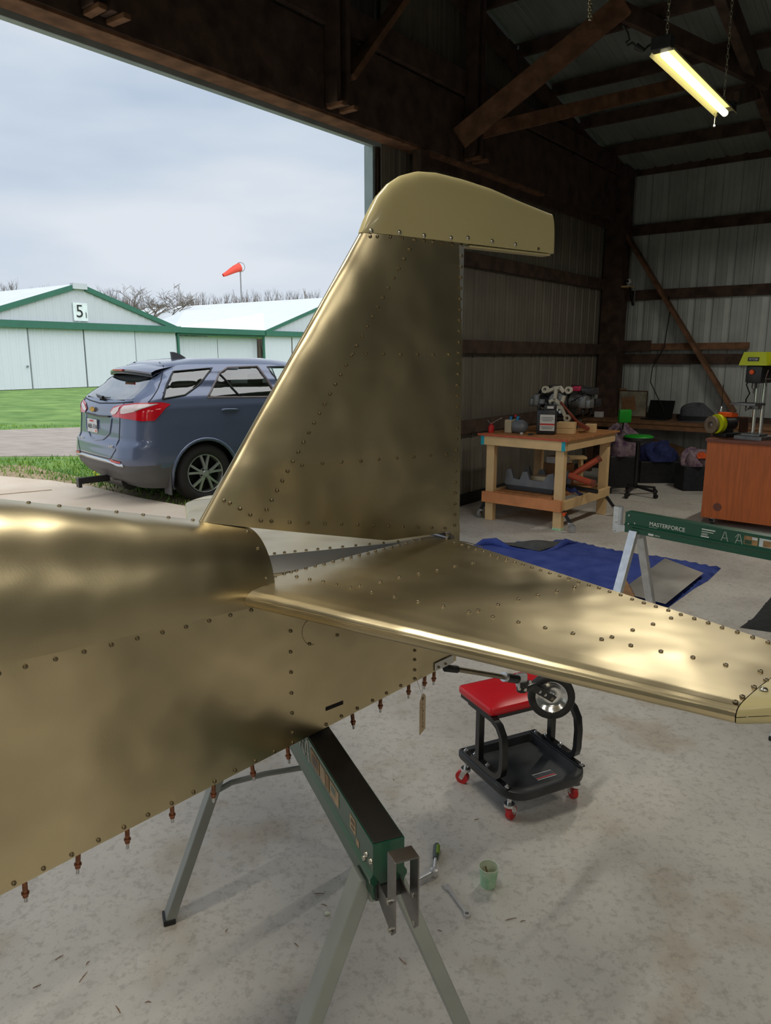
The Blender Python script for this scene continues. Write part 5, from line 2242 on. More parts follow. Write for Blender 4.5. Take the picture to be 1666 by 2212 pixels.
u, v = ond(1638, 941)
v = .22
u += .05
dpp = thing('drill_press', Td @ V(u, v, .84), 'benchtop drill press with a lime green head on the orange desk', 'drill press')
Tp = Td @ Matrix.Translation((u, v, .84)) @ Matrix.Rotation(-.2, 4, 'Z')


def P_():
    return MB(Tp)


b = P_()
b.prism([(-.13, -.12), (.13, -.12), (.16, .10), (.10, .16), (-.10, .16), (-.16, .10)], .03)
b.box((0, 0, .04), (.18, .16, .022), None, .006)
b.build('base', 'cast_grey', dpp)
b = P_()
b.cyl((-.035, .04, .05), (-.035, .04, .52), .018, n=14)
b.cyl((.03, .05, .05), (.03, .05, .52), .018, n=14)
b.build('column', 'chrome', dpp, True, 40)
b = P_()
b.box((-.06, -.06, .325), (.24, .20, .022), None, .004)
b.box((-.02, .02, .30), (.09, .09, .05), None, .01)
b.cyl((-.06, -.06, .29), (-.06, -.06, .27), .02, n=10)
b.build('work_table', 'cast_grey', dpp, True, 35)
b = P_()
b.box((0, .0, .60), (.15, .26, .16), None, .015)
b.build('gear_housing', 'black_plastic', dpp, True, 35)
b = P_()
b.add([(-.13, -.16, .68), (.13, -.16, .68), (.13, .22, .68), (-.13, .22, .68), (-.10, -.14, .80), (.10, -.14, .80), (.11, .20, .80), (-.11, .20, .80)], [(0, 1, 5, 4), (1, 2, 6, 5), (2, 3, 7, 6), (3, 0, 4, 7), (4, 5, 6, 7), (3, 2, 1, 0)])
hd = b.build('belt_cover', 'lime_plastic', dpp)
b = P_()
b.box((.0, -.1535, .735), (.10, .012, .035))
b.build('name_plate', 'black_plastic', hd)
text_part('maker_name', 'RYOBI', .028, Tp @ frame((-.036, -.161, .726), (1, 0, 0), (0, 0, 1)), 'label_white', hd)
b = P_()
b.lathe([(.02, 0), (.024, .012), (.018, .02), (.001, .022)], frame((-.01, -.132, .62), (1, 0, 0), None, (0, -1, 0)), 12)
b.build('power_switch', 'orange_plastic', dpp)
b = P_()
b.cyl((-.02, -.05, .53), (-.02, -.05, .47), .022, n=12)
b.cyl((-.02, -.05, .47), (-.02, -.05, .42), .012, .004, 8)
b.build('chuck', 'dark_steel', dpp, True, 40)
b = P_()
b.cyl((.16, .05, .62), (.16, .25, .62), .06, n=16)
b.build('motor', 'black_paint', dpp, True, 40)
b = P_()
b.tube([V(-.07, .0, .60), V(-.11, -.02, .50), V(-.09, .02, .42), V(-.13, .04, .36), V(-.15, .1, .25)], .006, 6)
b.build('power_cord', 'cord_black', dpp)
b = P_()
for a_ in (0, 2.1, 4.2):
    b.tube([V(.08, -.06, .56), V(.12, -.06 + .09 * math.cos(a_), .56 + .09 * math.sin(a_))], .005, 6)
b.build('feed_handle', 'chrome', dpp)

u, v = ond(1562, 938)
v = .2
gr = thing('bench_grinder', Td @ V(u, v, .84), 'bench grinder with a grey stone and lime guard beside the drill press', 'grinder')
Tg2 = Td @ Matrix.Translation((u, v, .84)) @ Matrix.Rotation(-.5, 4, 'Z')


def Gm():
    return MB(Tg2)


Gm().box((.06, .12, .02), (.16, .24, .04), None, .006).build('base', 'black_plastic', gr)
b = Gm()
b.cyl((.03, .02, .12), (.03, .20, .12), .055, n=18)
b.box((.03, .11, .06), (.08, .12, .08), None, .01)
b.build('motor', 'black_plastic', gr, True, 40)
b = Gm()
b.cyl((.0, -.055, .115), (.0, -.025, .115), .082, n=32)
b.build('grinding_wheel', 'grinding_wheel', gr, True, 40)
b = Gm()
b.lathe([(.034, 0), (.034, .004), (.014, .006), (.012, .018), (.0001, .019)], frame((0, -.0555, .115), (1, 0, 0), None, (0, -1, 0)), 18)
b.build('wheel_flange', 'steel', gr, True, 40)
b = Gm()
b.cyl((.03, -.02, .125), (.03, .03, .125), .092, n=28)
b.build('wheel_guard', 'lime_plastic', gr, True, 40)
b = Gm()
b.box((.09, .06, .215), (.17, .09, .04), None, .01)
b.build('lamp_housing', 'orange_plastic', gr, True, 35)
u, v = ond(1668, 935)
for i, (du, dv, s_, m_, nm, lab) in enumerate(((.16, .25, (.14, .10, .09), 'carton', 'tool_box', 'brown wooden box right of the drill press base'), (.02, .50, (.30, .04, .32), 'white_box', 'paper_board', 'white board standing behind the drill press'))):
    b = D_()
    b.box((u + du, max(v, 0) + dv, .842 + s_[2] / 2), s_, None, .003)
    tag(b.build(nm, m_), lab, 'box' if i == 0 else 'board')
b = D_()
b.box((.16, .55, .93), (.08, .05, .18), None, .01)
tag(b.build('wood_prop', 'dark_wood'), 'dark wooden prop standing behind the grinder', 'wood')

# ================================================================== LONG TABLE BY THE SIDE WALL
tb = thing('long_table', sw(.9, .4, 0), 'long low wooden table along the metal side wall', 'table')
ZT = .75
MB().bar(sw(-.05, .36, ZT - .018), sw(3.6, .36, ZT - .018), .70, .036).build('table_top', 'counter_wood', tb)
MB().bar(sw(-.05, .68, ZT - .07), sw(3.6, .68, ZT - .07), .036, .07).build('front_rail', 'counter_wood', tb)
for m_ in (.1, 1.75, 3.4):
    for d_ in (.08, .66):
        MB().bar(sw(m_, d_, 0), sw(m_, d_, ZT - .04), .07, .07, up=tuple(SX)).build('leg', 'dark_wood', tb)


def ont(x, y, z=ZT):
    p = at_z(x, y, z) - C0
    return p.dot(SX), -p.dot(GX)


# laptop
m0, d0 = ont(1420, 905)
lt = thing('laptop', sw(m0, max(.3, d0), ZT), 'open black laptop facing away on the long table', 'laptop')
MB().bar(sw(.72, .33, ZT + .010), sw(1.06, .33, ZT + .010), .24, .018).build('keyboard_base', 'laptop_black', lt)
b = MB()
b.add([sw(.72, .20, ZT + .02), sw(1.06, .20, ZT + .02), sw(1.06, .10, ZT + .25), sw(.72, .10, ZT + .25), sw(.72, .19, ZT + .02), sw(1.06, .19, ZT + .02), sw(1.06, .09, ZT + .25), sw(.72, .09, ZT + .25)],
      [(0, 1, 2, 3), (7, 6, 5, 4), (0, 4, 5, 1), (1, 5, 6, 2), (2, 6, 7, 3), (3, 7, 4, 0)])
b.build('screen_lid', 'laptop_black', lt)
# soft bag
bg = thing('soft_bag', sw(1.42, .34, ZT), 'slumped grey cloth bag between the laptop and the grinder', 'bag')
b = MB()


def bag(u, v):
    t_ = u * 2 * math.pi
    ph = v * math.pi / 2
    r_ = math.cos(ph) ** .7
    return sw(1.42 + .24 * r_ * math.cos(t_) + .02 * math.sin(ph * 5), .34 + .16 * r_ * math.sin(t_), ZT + .235 * math.sin(ph) * (1 + .08 * math.sin(t_ * 3)))


b.grid(bag, 24, 10, closeu=True)
b.build('bag_body', 'cloth_grey', bg, True)
b = MB()
b.grid(lambda u, v: sw(1.42 + (.25 + .01 * math.sin(u * 40)) * math.cos(u * 6.283), .34 + .17 * math.sin(u * 6.283), ZT + .03 + .05 * v), 24, 2, closeu=True)
b.build('bag_band', 'cloth_dark', bg, True)
# leaning prints by the corner
for i, (a_, c_, z0, z1, d_, m_, lab) in enumerate(((.28, .68, ZT, ZT + .37, .12, 'print_pale', 'large pale print leaning on the wall at the table corner'), (.16, .36, ZT, ZT + .40, .085, 'carton', 'tall brown cardboard sheet in the corner behind the print'))):
    r_ = thing('leaning_print' if i == 0 else 'cardboard_sheet', sw((a_ + c_) / 2, d_, z0), lab, 'print' if i == 0 else 'cardboard')
    MB().bar(sw(a_, d_, (z0 + z1) / 2), sw(c_, d_, (z0 + z1) / 2), .02, z1 - z0).build('panel', m_, r_)
    if i == 0:
        MB().bar(sw(a_ + .05, d_ + .014, z0 + .17), sw(a_ + .24, d_ + .014, z0 + .20), .006, .20).build('picture', 'carton', r_)
        MB().tube([sw(a_, d_ + .01, z0 + .01), sw(a_, d_ + .01, z1), sw(c_, d_ + .01, z1), sw(c_, d_ + .01, z0 + .01), sw(a_, d_ + .01, z0 + .01)], 0, flat=(.014, .014)).build('frame', 'dark_wood', r_)
m0, d0 = ont(1288, 893)
b = MB()
b.box((0, 0, .04), (.11, .09, .08), frame(sw(.12, .45, ZT), SX), .006)
tag(b.build('white_box', 'white_box'), 'small white box on the table near the corner', 'box')
# wall shelf with a camera
sh = thing('wall_shelf', sw(.0, .14, 2.5), 'narrow wooden wall shelf on two brackets high in the corner', 'shelf')
MB().bar(sw(-.16, .17, 2.545), sw(.36, .17, 2.545), .25, .02).build('board', 'pine', sh)
for m_ in (.05, .38):
    MB().tube([sw(m_, .08, 2.50), sw(m_, .08, 2.30), sw(m_, .11, 2.30), sw(m_, .26, 2.53)], 0, flat=(.03, .02)).build('bracket', 'black_paint', sh)
cm = thing('security_camera', sw(.32, .17, 2.555), 'small white round camera standing on the wall shelf', 'camera')
MB().lathe([(.035, 0), (.035, .012), (.010, .016), (.010, .04)], frame(sw(.32, .17, 2.555), SX, None, (0, 0, 1)), 12).build('stand', 'white_box', cm)
cc = sw(.32, .17, 2.62)
MB().lathe([(.0005, -.04), (.03, -.03), (.042, 0), (.03, .03), (.0005, .04)], Matrix.Translation(cc), 14).build('camera_head', 'white_box', cm, True)
MB().cyl(cc - GX * .036, cc - GX * .046, .02, n=12).build('lens', 'black_paint', cm)
# cord drooping down the wall to the laptop
cd = [sw(.86, .10, 2.40), sw(.90, .11, 2.2), sw(.88, .14, 1.9), sw(.87, .15, 1.72), sw(.72, .12, 1.45), sw(.70, .10, 1.25), sw(.80, .12, 1.08), sw(.92, .16, .90), sw(.95, .2, .80)]
crd = thing('power_cable', sw(.9, .1, .8))
MB().tube(cd, .007, 6).build('cable_run', 'cord_black', crd, True)
tag(crd, 'black power cord drooping down the metal wall to the laptop', 'cord')
# hanging bulb by the brace
hb = thing('hanging_bulb', sw(1.72, .25, 1.0), 'small clear bulb hanging on a cord above the grinder', 'bulb')
pb_ = at_Y(1558, 888, 8.6)
MB().tube([pb_ + V(0, 0, .05), pb_ + V(0, 0, .30)], .004, 5).build('cord', 'cord_black', hb)
MB().lathe([(.001, -.04), (.022, -.025), (.026, 0), (.014, .03), (.012, .055), (.001, .056)], Matrix.Translation(pb_), 12).build('bulb', 'zinc', hb, True)
hb.location = pb_
for ch in hb.children:
    ch.location = ch.location + (sw(1.72, .25, 1.0) - pb_)

# ---- green shop chair
gc0 = at_Y(1380, 945, 8.6)
gch = thing('shop_chair', (gc0.x, gc0.y, 0), 'swivel shop chair with bright green seat and green back pad', 'chair')
zs_ = at_Y(1380, 944, 8.6).z
b = MB()
b.lathe([(.001, .045), (.14, .042), (.165, .03), (.168, .02)][::-1], Matrix.Translation((gc0.x, gc0.y, zs_ - .02)), 24)
b.build('seat_pad', 'green_plastic', gch, True, 50)
b = MB()
b.lathe([(.17, .02), (.172, -.01), (.15, -.03), (.02, -.04)], Matrix.Translation((gc0.x, gc0.y, zs_ - .02)), 24)
b.build('seat_shell', 'black_plastic', gch, True, 50)
pbk = at_Y(1350, 899, 8.62)
b = MB()
b.box((0, 0, 0), (.165, .05, .155), Matrix.Translation(pbk) @ Matrix.Rotation(.25, 4, 'Z'), .022)
b.build('back_pad', 'green_plastic', gch, True, 40)
MB().tube([pbk + V(0, .03, -.04), pbk + V(0, .05, -.16), V(gc0.x - .05, gc0.y, zs_ - .05)], 0, flat=(.04, .012)).build('back_stem', 'black_paint', gch)
MB().cyl((gc0.x, gc0.y, .08), (gc0.x, gc0.y, zs_ - .05), .025, n=12).build('gas_column', 'black_paint', gch)
for i in range(5):
    a_ = i * 1.2566 + .3
    e_ = V(gc0.x + .27 * math.cos(a_), gc0.y + .27 * math.sin(a_), 0)
    MB().tube([V(gc0.x, gc0.y, .11), e_ + V(0, 0, .075)], 0, flat=(.035, .025)).build('base_arm', 'black_paint', gch)
    caster(gch, e_, a_, .025, 'black_rubber', 'black_paint', .03)

# ---- heaps under the table
def heap(name, c, s, m, label, cat, seed, parent=None):
    rr_ = random.Random(seed)
    ph_ = [rr_.uniform(0, 6.28) for _ in range(6)]
    b = MB()

    def f(u, v):
        t_ = u * 6.2832
        e_ = v * math.pi / 2
        w_ = 1 + .14 * math.sin(3 * t_ + ph_[0]) + .10 * math.sin(5 * t_ + 4 * e_ + ph_[1]) + .07 * math.sin(9 * t_ + ph_[2] + 7 * e_)
        return V(c[0] + s[0] * w_ * math.cos(t_) * math.cos(e_) ** .6, c[1] + s[1] * w_ * math.sin(t_) * math.cos(e_) ** .6, c[2] + s[2] * w_ * math.sin(e_))
    b.grid(f, 36, 14, closeu=True)
    return tag(b.build(name, m, parent, True), label, cat)


pq = at_Y(1340, 1010, 9.35)
heap('jacket_pile', (pq.x, pq.y, .38), (.20, .18, .33), 'cloth_purple', 'patterned purple jacket bundled on a crate under the green chair', 'clothes', 1)
b = MB()
b.box((pq.x, pq.y, .19), (.36, .34, .38), None, .01)
tag(b.build('dark_crate', 'black_plastic'), 'black crate under the patterned jacket bundle', 'crate')
pq = at_Y(1420, 1000, 9.6)
heap('blanket_heap', (pq.x, pq.y, .28), (.26, .2, .20), 'cloth_navy', 'dark navy cloth heap under the long table', 'cloth', 2)
b = MB()
b.box((pq.x, pq.y, .14), (.55, .36, .28), None, .01)
tag(b.build('storage_tote', 'black_plastic'), 'black storage tote under the navy cloth heap', 'tote')
pq = at_Y(1502, 990, 9.0)
heap('sleeping_bag', (pq.x, pq.y, .30), (.18, .16, .17), 'cloth_purple', 'crumpled purple bag with orange trim left of the desk', 'bag', 3)
b = MB()
b.box((pq.x, pq.y, .15), (.36, .3, .30), None, .01)
tag(b.build('low_box', 'cloth_dark'), 'dark low box under the crumpled purple bag', 'box')
heap('orange_cloth', (pq.x + .02, pq.y - .12, .40), (.07, .05, .06), 'cloth_orange', 'bright orange cloth on the crumpled purple bag', 'cloth', 4)
wbd = MB()
wbd.bar(at_Y(1400, 953, 10.25), at_Y(1480, 978, 9.95), .03, .12)
tag(wbd.build('plank', 'carton'), 'brown plank leaning under the long table', 'plank')
fs_ = thing('folding_stool', at_z(1245, 1075, 0), 'small wooden step stool behind the workbench', 'stool')
ps_ = at_Y(1243, 988, 8.6)
MB().box((ps_.x, ps_.y, ps_.z), (.24, .16, .03), None, .004).build('step', 'pine', fs_)
for dx in (-.08, .08):
    for dy in (-.05, .05):
        MB().bar((ps_.x + dx, ps_.y + dy, 0), (ps_.x + dx * .8, ps_.y + dy, ps_.z), .03, .03, up=(1, 0, 0)).build('leg', 'pine', fs_)

# ================================================================== PARKED CAR
mat('car_paint', c8(98, 110, 138), 0.28, 0.35, var=0.03, scale=2, coat=1.0)
mat('car_cladding', c8(92, 92, 94), 0.55, var=0.05)
mat('car_seam', c8(24, 28, 40), 0.6)
mat('car_black', c8(22, 24, 26), 0.35)
mat('car_trim', c8(122, 112, 112), 0.4, 0.3)
mat('lamp_red', c8(206, 16, 34), 0.12, var=0.08, scale=20, coat=.8)
mat('lamp_clear', c8(232, 216, 214), 0.12, var=0.05, scale=30, coat=.6)
mat('chrome_strip', c8(214, 222, 230), 0.16, 0.8, var=.02)
mat('alloy', c8(188, 192, 190), 0.3, 0.6, var=.05)
mat('tire', c8(46, 45, 46), 0.85, var=.15, scale=20)
mat('gold_emblem', c8(214, 160, 70), 0.3, .7)
mat('plate_white', c8(214, 214, 218), .5)
mat('seat_cloth', c8(60, 64, 66), .9)
glass_mat('car_glass', (.72, .92, .86), .14, .62)
glass_mat('car_glass_dark', (.42, .50, .50), .16, .34)
glass_mat('rear_glass', (.42, .50, .50), .48, .45)
CH = math.radians(49)
cf = V(math.sin(CH), math.cos(CH), 0)
cl_ = V(-math.cos(CH), math.sin(CH), 0)        # car's left
wh_ = at_z(440, 1083, GZ)                      # rear right tyre on the ground
XW = .96
corg = wh_ - cf * XW + cl_ * .80
corg.z = GZ
Tcar = Matrix(((cf.x, cl_.x, 0, corg.x), (cf.y, cl_.y, 0, corg.y), (0, 0, 1, corg.z), (0, 0, 0, 1)))
car = thing('car', Tcar @ V(2.3, 0, 0), 'blue-grey crossover car parked on the grass outside the hangar', 'car')


def K_():
    return MB(Tcar)


def interp(tab, z):
    for (z0, a0), (z1, a1) in zip(tab, tab[1:]):
        if z <= z1:
            f = max(0, (z - z0) / (z1 - z0))
            f = f * f * (3 - 2 * f) * .5 + f * .5
            return a0 + (a1 - a0) * f
    return tab[-1][1]


def zm(z):
    tab = [(.22, .22), (.54, .55), (.70, .78), (.86, .99), (1.03, 1.185), (1.52, 1.55), (1.66, 1.66), (9, 9)]
    for (z0, a0), (z1, a1) in zip(tab, tab[1:]):
        if z <= z1:
            return a0 + (a1 - a0) * (z - z0) / (z1 - z0)


WT = [(.22, .84), (.34, .89), (.50, .915), (.62, .92), (.80, .912), (.97, .90), (1.03, .875), (1.30, .755), (1.46, .675), (1.56, .61), (1.63, .53), (1.66, .40)]
XR = [(.22, .26), (.32, .12), (.42, .035), (.54, .0), (.64, .02), (.70, .065), (.86, .085), (.97, .10), (1.06, .17), (1.30, .40), (1.46, .545), (1.52, .60), (1.58, .66), (1.63, .85), (1.66, 1.15)]
XF = [(.22, 4.45), (.54, 4.65), (.75, 4.60), (.92, 4.45), (1.0, 4.0), (1.06, 3.45), (1.3, 3.05), (1.5, 2.72), (1.6, 2.5), (1.66, 2.2)]
RC = [(.22, .28), (.54, .34), (.97, .34), (1.06, .30), (1.4, .24), (1.58, .22), (1.66, .2)]

WT, XR, XF, RC = ([(zm(z), v) for z, v in t_] for t_ in (WT, XR, XF, RC))


def outline(z, nr=12, nc=10, ns=90):
    """right half of the body outline at height z, rear centre to front centre, as (x, y>=0)"""
    w, xr, xf, rc = interp(WT, z), interp(XR, z), interp(XF, z), interp(RC, z)
    pts = []
    bow = .05
    for i in range(nr):
        y = (w - rc) * i / nr
        pts.append((xr + bow * (y / w) ** 2, y))
    x0 = xr + bow * ((w - rc) / w) ** 2
    for i in range(nc):
        a = math.pi / 2 * i / nc
        pts.append((x0 + rc * (1 - math.cos(a)), w - rc + rc * math.sin(a)))
    x1, x2 = x0 + rc, xf - .5
    for i in range(ns):
        f = i / ns
        pts.append((x1 + (x2 - x1) * f, w + .012 * math.sin(f * math.pi)))
    for i in range(nc + 1):
        a = math.pi / 2 * i / nc
        pts.append((x2 + .5 * math.sin(a), (w - .3) + .3 * math.cos(a)))
    pts.append((xf, 0.0))
    return pts


def side_y(x, z):
    """half width of the body at x on the flank"""
    w, xr, rc = interp(WT, z), interp(XR, z), interp(RC, z)
    x0 = xr + .05 * ((w - rc) / w) ** 2
    if x < x0 + rc:
        f = max(0, min(1, 1 - (x - x0) / rc))
        return w - rc + rc * math.sqrt(max(0, 1 - f * f))
    return w


def rear_x(y, z):
    w, xr, rc = interp(WT, z), interp(XR, z), interp(RC, z)
    y = abs(y)
    if y <= w - rc:
        return xr + .05 * (y / w) ** 2
    f = min(1, (y - w + rc) / rc)
    return xr + .05 * ((w - rc) / w) ** 2 + rc * (1 - math.sqrt(max(0, 1 - f * f)))


def in_poly(p, poly):
    c = False
    j = len(poly) - 1
    for i in range(len(poly)):
        if (poly[i][1] > p[1]) != (poly[j][1] > p[1]) and p[0] < (poly[j][0] - poly[i][0]) * (p[1] - poly[i][1]) / (poly[j][1] - poly[i][1]) + poly[i][0]:
            c = not c
        j = i
    return c


W_Q = [(.50, 1.075), (.62, 1.30), (.74, 1.47), (1.24, 1.515), (.98, 1.25), (.78, 1.12)]                 # quarter window
W_R = [(1.04, 1.07), (1.12, 1.17), (1.30, 1.43), (1.44, 1.515), (1.86, 1.53), (2.00, 1.035)]     # rear door window
W_F = [(2.12, 1.03), (2.00, 1.52), (2.40, 1.52), (3.0, 1.27), (3.30, 1.03)]
W_B = [(-.66, 1.07), (-.70, 1.10), (-.56, 1.47), (.56, 1.47), (.70, 1.10), (.66, 1.07), (0, 1.03)]   # rear screen (y, z)
ZQ, ZR, ZF, ZB = ([(p, zm(z)) for p, z in t_] for t_ in (W_Q, W_R, W_F, W_B))
wheels = [(XW, .345), (XW + 2.725, .345)]
RA = .405
zl = [.22 + .02 * i for i in range(int((1.66 - .22) / .02) + 1)]
rows = [outline(z) for z in zl]
nP = len(rows[0])


def body_faces(test):
    b = K_()
    vs = []
    for s in (-1, 1):
        for z, r_ in zip(zl, rows):
            vs += [(x, s * y, z) for x, y in r_]
    fs = []
    off = len(zl) * nP
    for si in (0, 1):
        for j in range(len(zl) - 1):
            for i in range(nP - 1):
                q = [si * off + j * nP + i, si * off + j * nP + i + 1, si * off + (j + 1) * nP + i + 1, si * off + (j + 1) * nP + i]
                cx = sum(vs[k][0] for k in q) / 4
                cy = sum(vs[k][1] for k in q) / 4
                cz = sum(vs[k][2] for k in q) / 4
                if test(cx, cy, cz):
                    fs.append(q if si == 0 else q[::-1])
    used = sorted({k for f in fs for k in f})
    idx = {k: i for i, k in enumerate(used)}
    b.add([vs[k] for k in used], [[idx[k] for k in f] for f in fs])
    return b


def is_window(x, y, z):
    if z < zm(1.02):
        return False
    if abs(y) > .5 * interp(WT, z) and x > rear_x(interp(WT, z) - .12, z):
        if in_poly((x, z), ZQ) or in_poly((x, z), ZR) or in_poly((x, z), ZF):
            return True
    if x < 1.0 and in_poly((y, z), ZB):
        return True
    return z > zm(1.06) and x > 2.5 and abs(y) < interp(WT, z) - .12 and z < 1.56


def in_arch(x, z):
    return any((x - wx) ** 2 + (z - wz) ** 2 < RA ** 2 for wx, wz in wheels)


def clad(x, y, z):
    if z < .50 - (.04 if x > .4 else 0):
        return True
    return any((x - wx) ** 2 + (z - wz) ** 2 < (RA + .03) ** 2 for wx, wz in wheels) and z < .5


bd = body_faces(lambda x, y, z: not is_window(x, y, z) and not in_arch(x, z) and not clad(x, y, z))
top = [(x, y, 1.66) for x, y in outline(1.66)]
bd.add([(x, -y, z) for x, y, z in top] + [(x, y, z) for x, y, z in top[::-1]], [list(range(2 * len(top)))])
body = bd.build('body_shell', 'car_paint', car, True, 45)
body_faces(lambda x, y, z: not in_arch(x, z) and clad(x, y, z)).build('lower_cladding', 'car_cladding', car, True, 45)
K_().box((2.3, 0, .30), (3.9, 1.5, .14)).build('underbody', 'car_black', car)
K_().box((2.2, 0, .80), (3.4, 1.45, .6)).build('cabin_floor', 'car_black', car)


def flank(poly, off, name, m, parent=None, n=5, sgn=-1):
    """patch on the right flank from (x, z) outline"""
    poly = [(p, zm(z)) for p, z in poly]
    bm = bmesh.new()
    bm.faces.new([bm.verts.new((p[0], 0, p[1])) for p in poly])
    bmesh.ops.triangulate(bm, faces=bm.faces)
    bmesh.ops.subdivide_edges(bm, edges=bm.edges[:], cuts=n, use_grid_fill=True)
    bm.verts.index_update()
    b = K_()
    b.add([(v.co.x, sgn * (side_y(v.co.x, v.co.z) + off), v.co.z) for v in bm.verts], [[v.index for v in f.verts] for f in bm.faces])
    bm.free()
    return b.build(name, m, parent or car, True)


def tail(poly, off, name, m, parent=None, n=5):
    """patch on the rear from (y, z) outline; y < 0 is the right side"""
    poly = [(p, zm(z)) for p, z in poly]
    bm = bmesh.new()
    bm.faces.new([bm.verts.new((0, p[0], p[1])) for p in poly])
    bmesh.ops.triangulate(bm, faces=bm.faces)
    bmesh.ops.subdivide_edges(bm, edges=bm.edges[:], cuts=n, use_grid_fill=True)
    bm.verts.index_update()
    b = K_()
    b.add([(rear_x(v.co.y, v.co.z) - off, v.co.y, v.co.z) for v in bm.verts], [[v.index for v in f.verts] for f in bm.faces])
    bm.free()
    return b.build(name, m, parent or car, True)


def wrap(poly, off, name, m, sgn, n=6):
    """patch round the rear corner; outline in (distance along the body from the rear centre, z)"""
    poly = [(p, zm(z)) for p, z in poly]
    bm = bmesh.new()
    bm.faces.new([bm.verts.new((p[0], 0, p[1])) for p in poly])
    bmesh.ops.triangulate(bm, faces=bm.faces)
    bmesh.ops.subdivide_edges(bm, edges=bm.edges[:], cuts=n, use_grid_fill=True)
    bm.verts.index_update()
    vs = []
    for v in bm.verts:
        ol = outline(v.co.z, 12, 24, 60)
        s, z = v.co.x, v.co.z
        for p, q in zip(ol, ol[1:]):
            d = math.hypot(q[0] - p[0], q[1] - p[1])
            if s <= d:
                f = s / d
                nx, ny = (q[0] - p[0]) / d, (q[1] - p[1]) / d
                vs.append((p[0] + (q[0] - p[0]) * f - ny * off, sgn * (p[1] + (q[1] - p[1]) * f + nx * off), z))
                break
            s -= d
    b = K_()
    b.add(vs, [[v.index for v in f.verts] for f in bm.faces])
    bm.free()
    return b.build(name, m, car, True)


for sg in (-1, 1):
    flank(W_Q, -.006, 'quarter_window', 'car_glass_dark', None, 6, sg)
    flank(W_R, -.006, 'rear_door_window', 'car_glass', None, 6, sg)
    flank(W_F, -.006, 'front_door_window', 'car_glass', None, 6, sg)
tail(W_B, -.006, 'rear_screen', 'rear_glass', None, 7)


def fline(pts, r_, name, m, off=.002, sgn=-1, close=False, parent=None):
    pts = [(p, zm(z)) for p, z in pts]
    pp = list(pts) + ([pts[0]] if close else [])
    res = []
    for a, c in zip(pp, pp[1:]):
        k = max(2, int(math.hypot(c[0] - a[0], c[1] - a[1]) / .05))
        res += [(a[0] + (c[0] - a[0]) * i / k, a[1] + (c[1] - a[1]) * i / k) for i in range(k)]
    res.append(pp[-1])
    b = K_()
    b.tube([V(x, sgn * (side_y(x, z) + off), z) for x, z in res], r_, 5)
    return b.build(name, m, parent or car, True)


def tline(pts, r_, name, m, off=.002, close=False, parent=None):
    pts = [(p, zm(z)) for p, z in pts]
    pp = list(pts) + ([pts[0]] if close else [])
    res = []
    for a, c in zip(pp, pp[1:]):
        k = max(2, int(math.hypot(c[0] - a[0], c[1] - a[1]) / .05))
        res += [(a[0] + (c[0] - a[0]) * i / k, a[1] + (c[1] - a[1]) * i / k) for i in range(k)]
    res.append(pp[-1])
    b = K_()
    b.tube([V(rear_x(y, z) - off, y, z) for y, z in res], r_, 5)
    return b.build(name, m, parent or car, True)


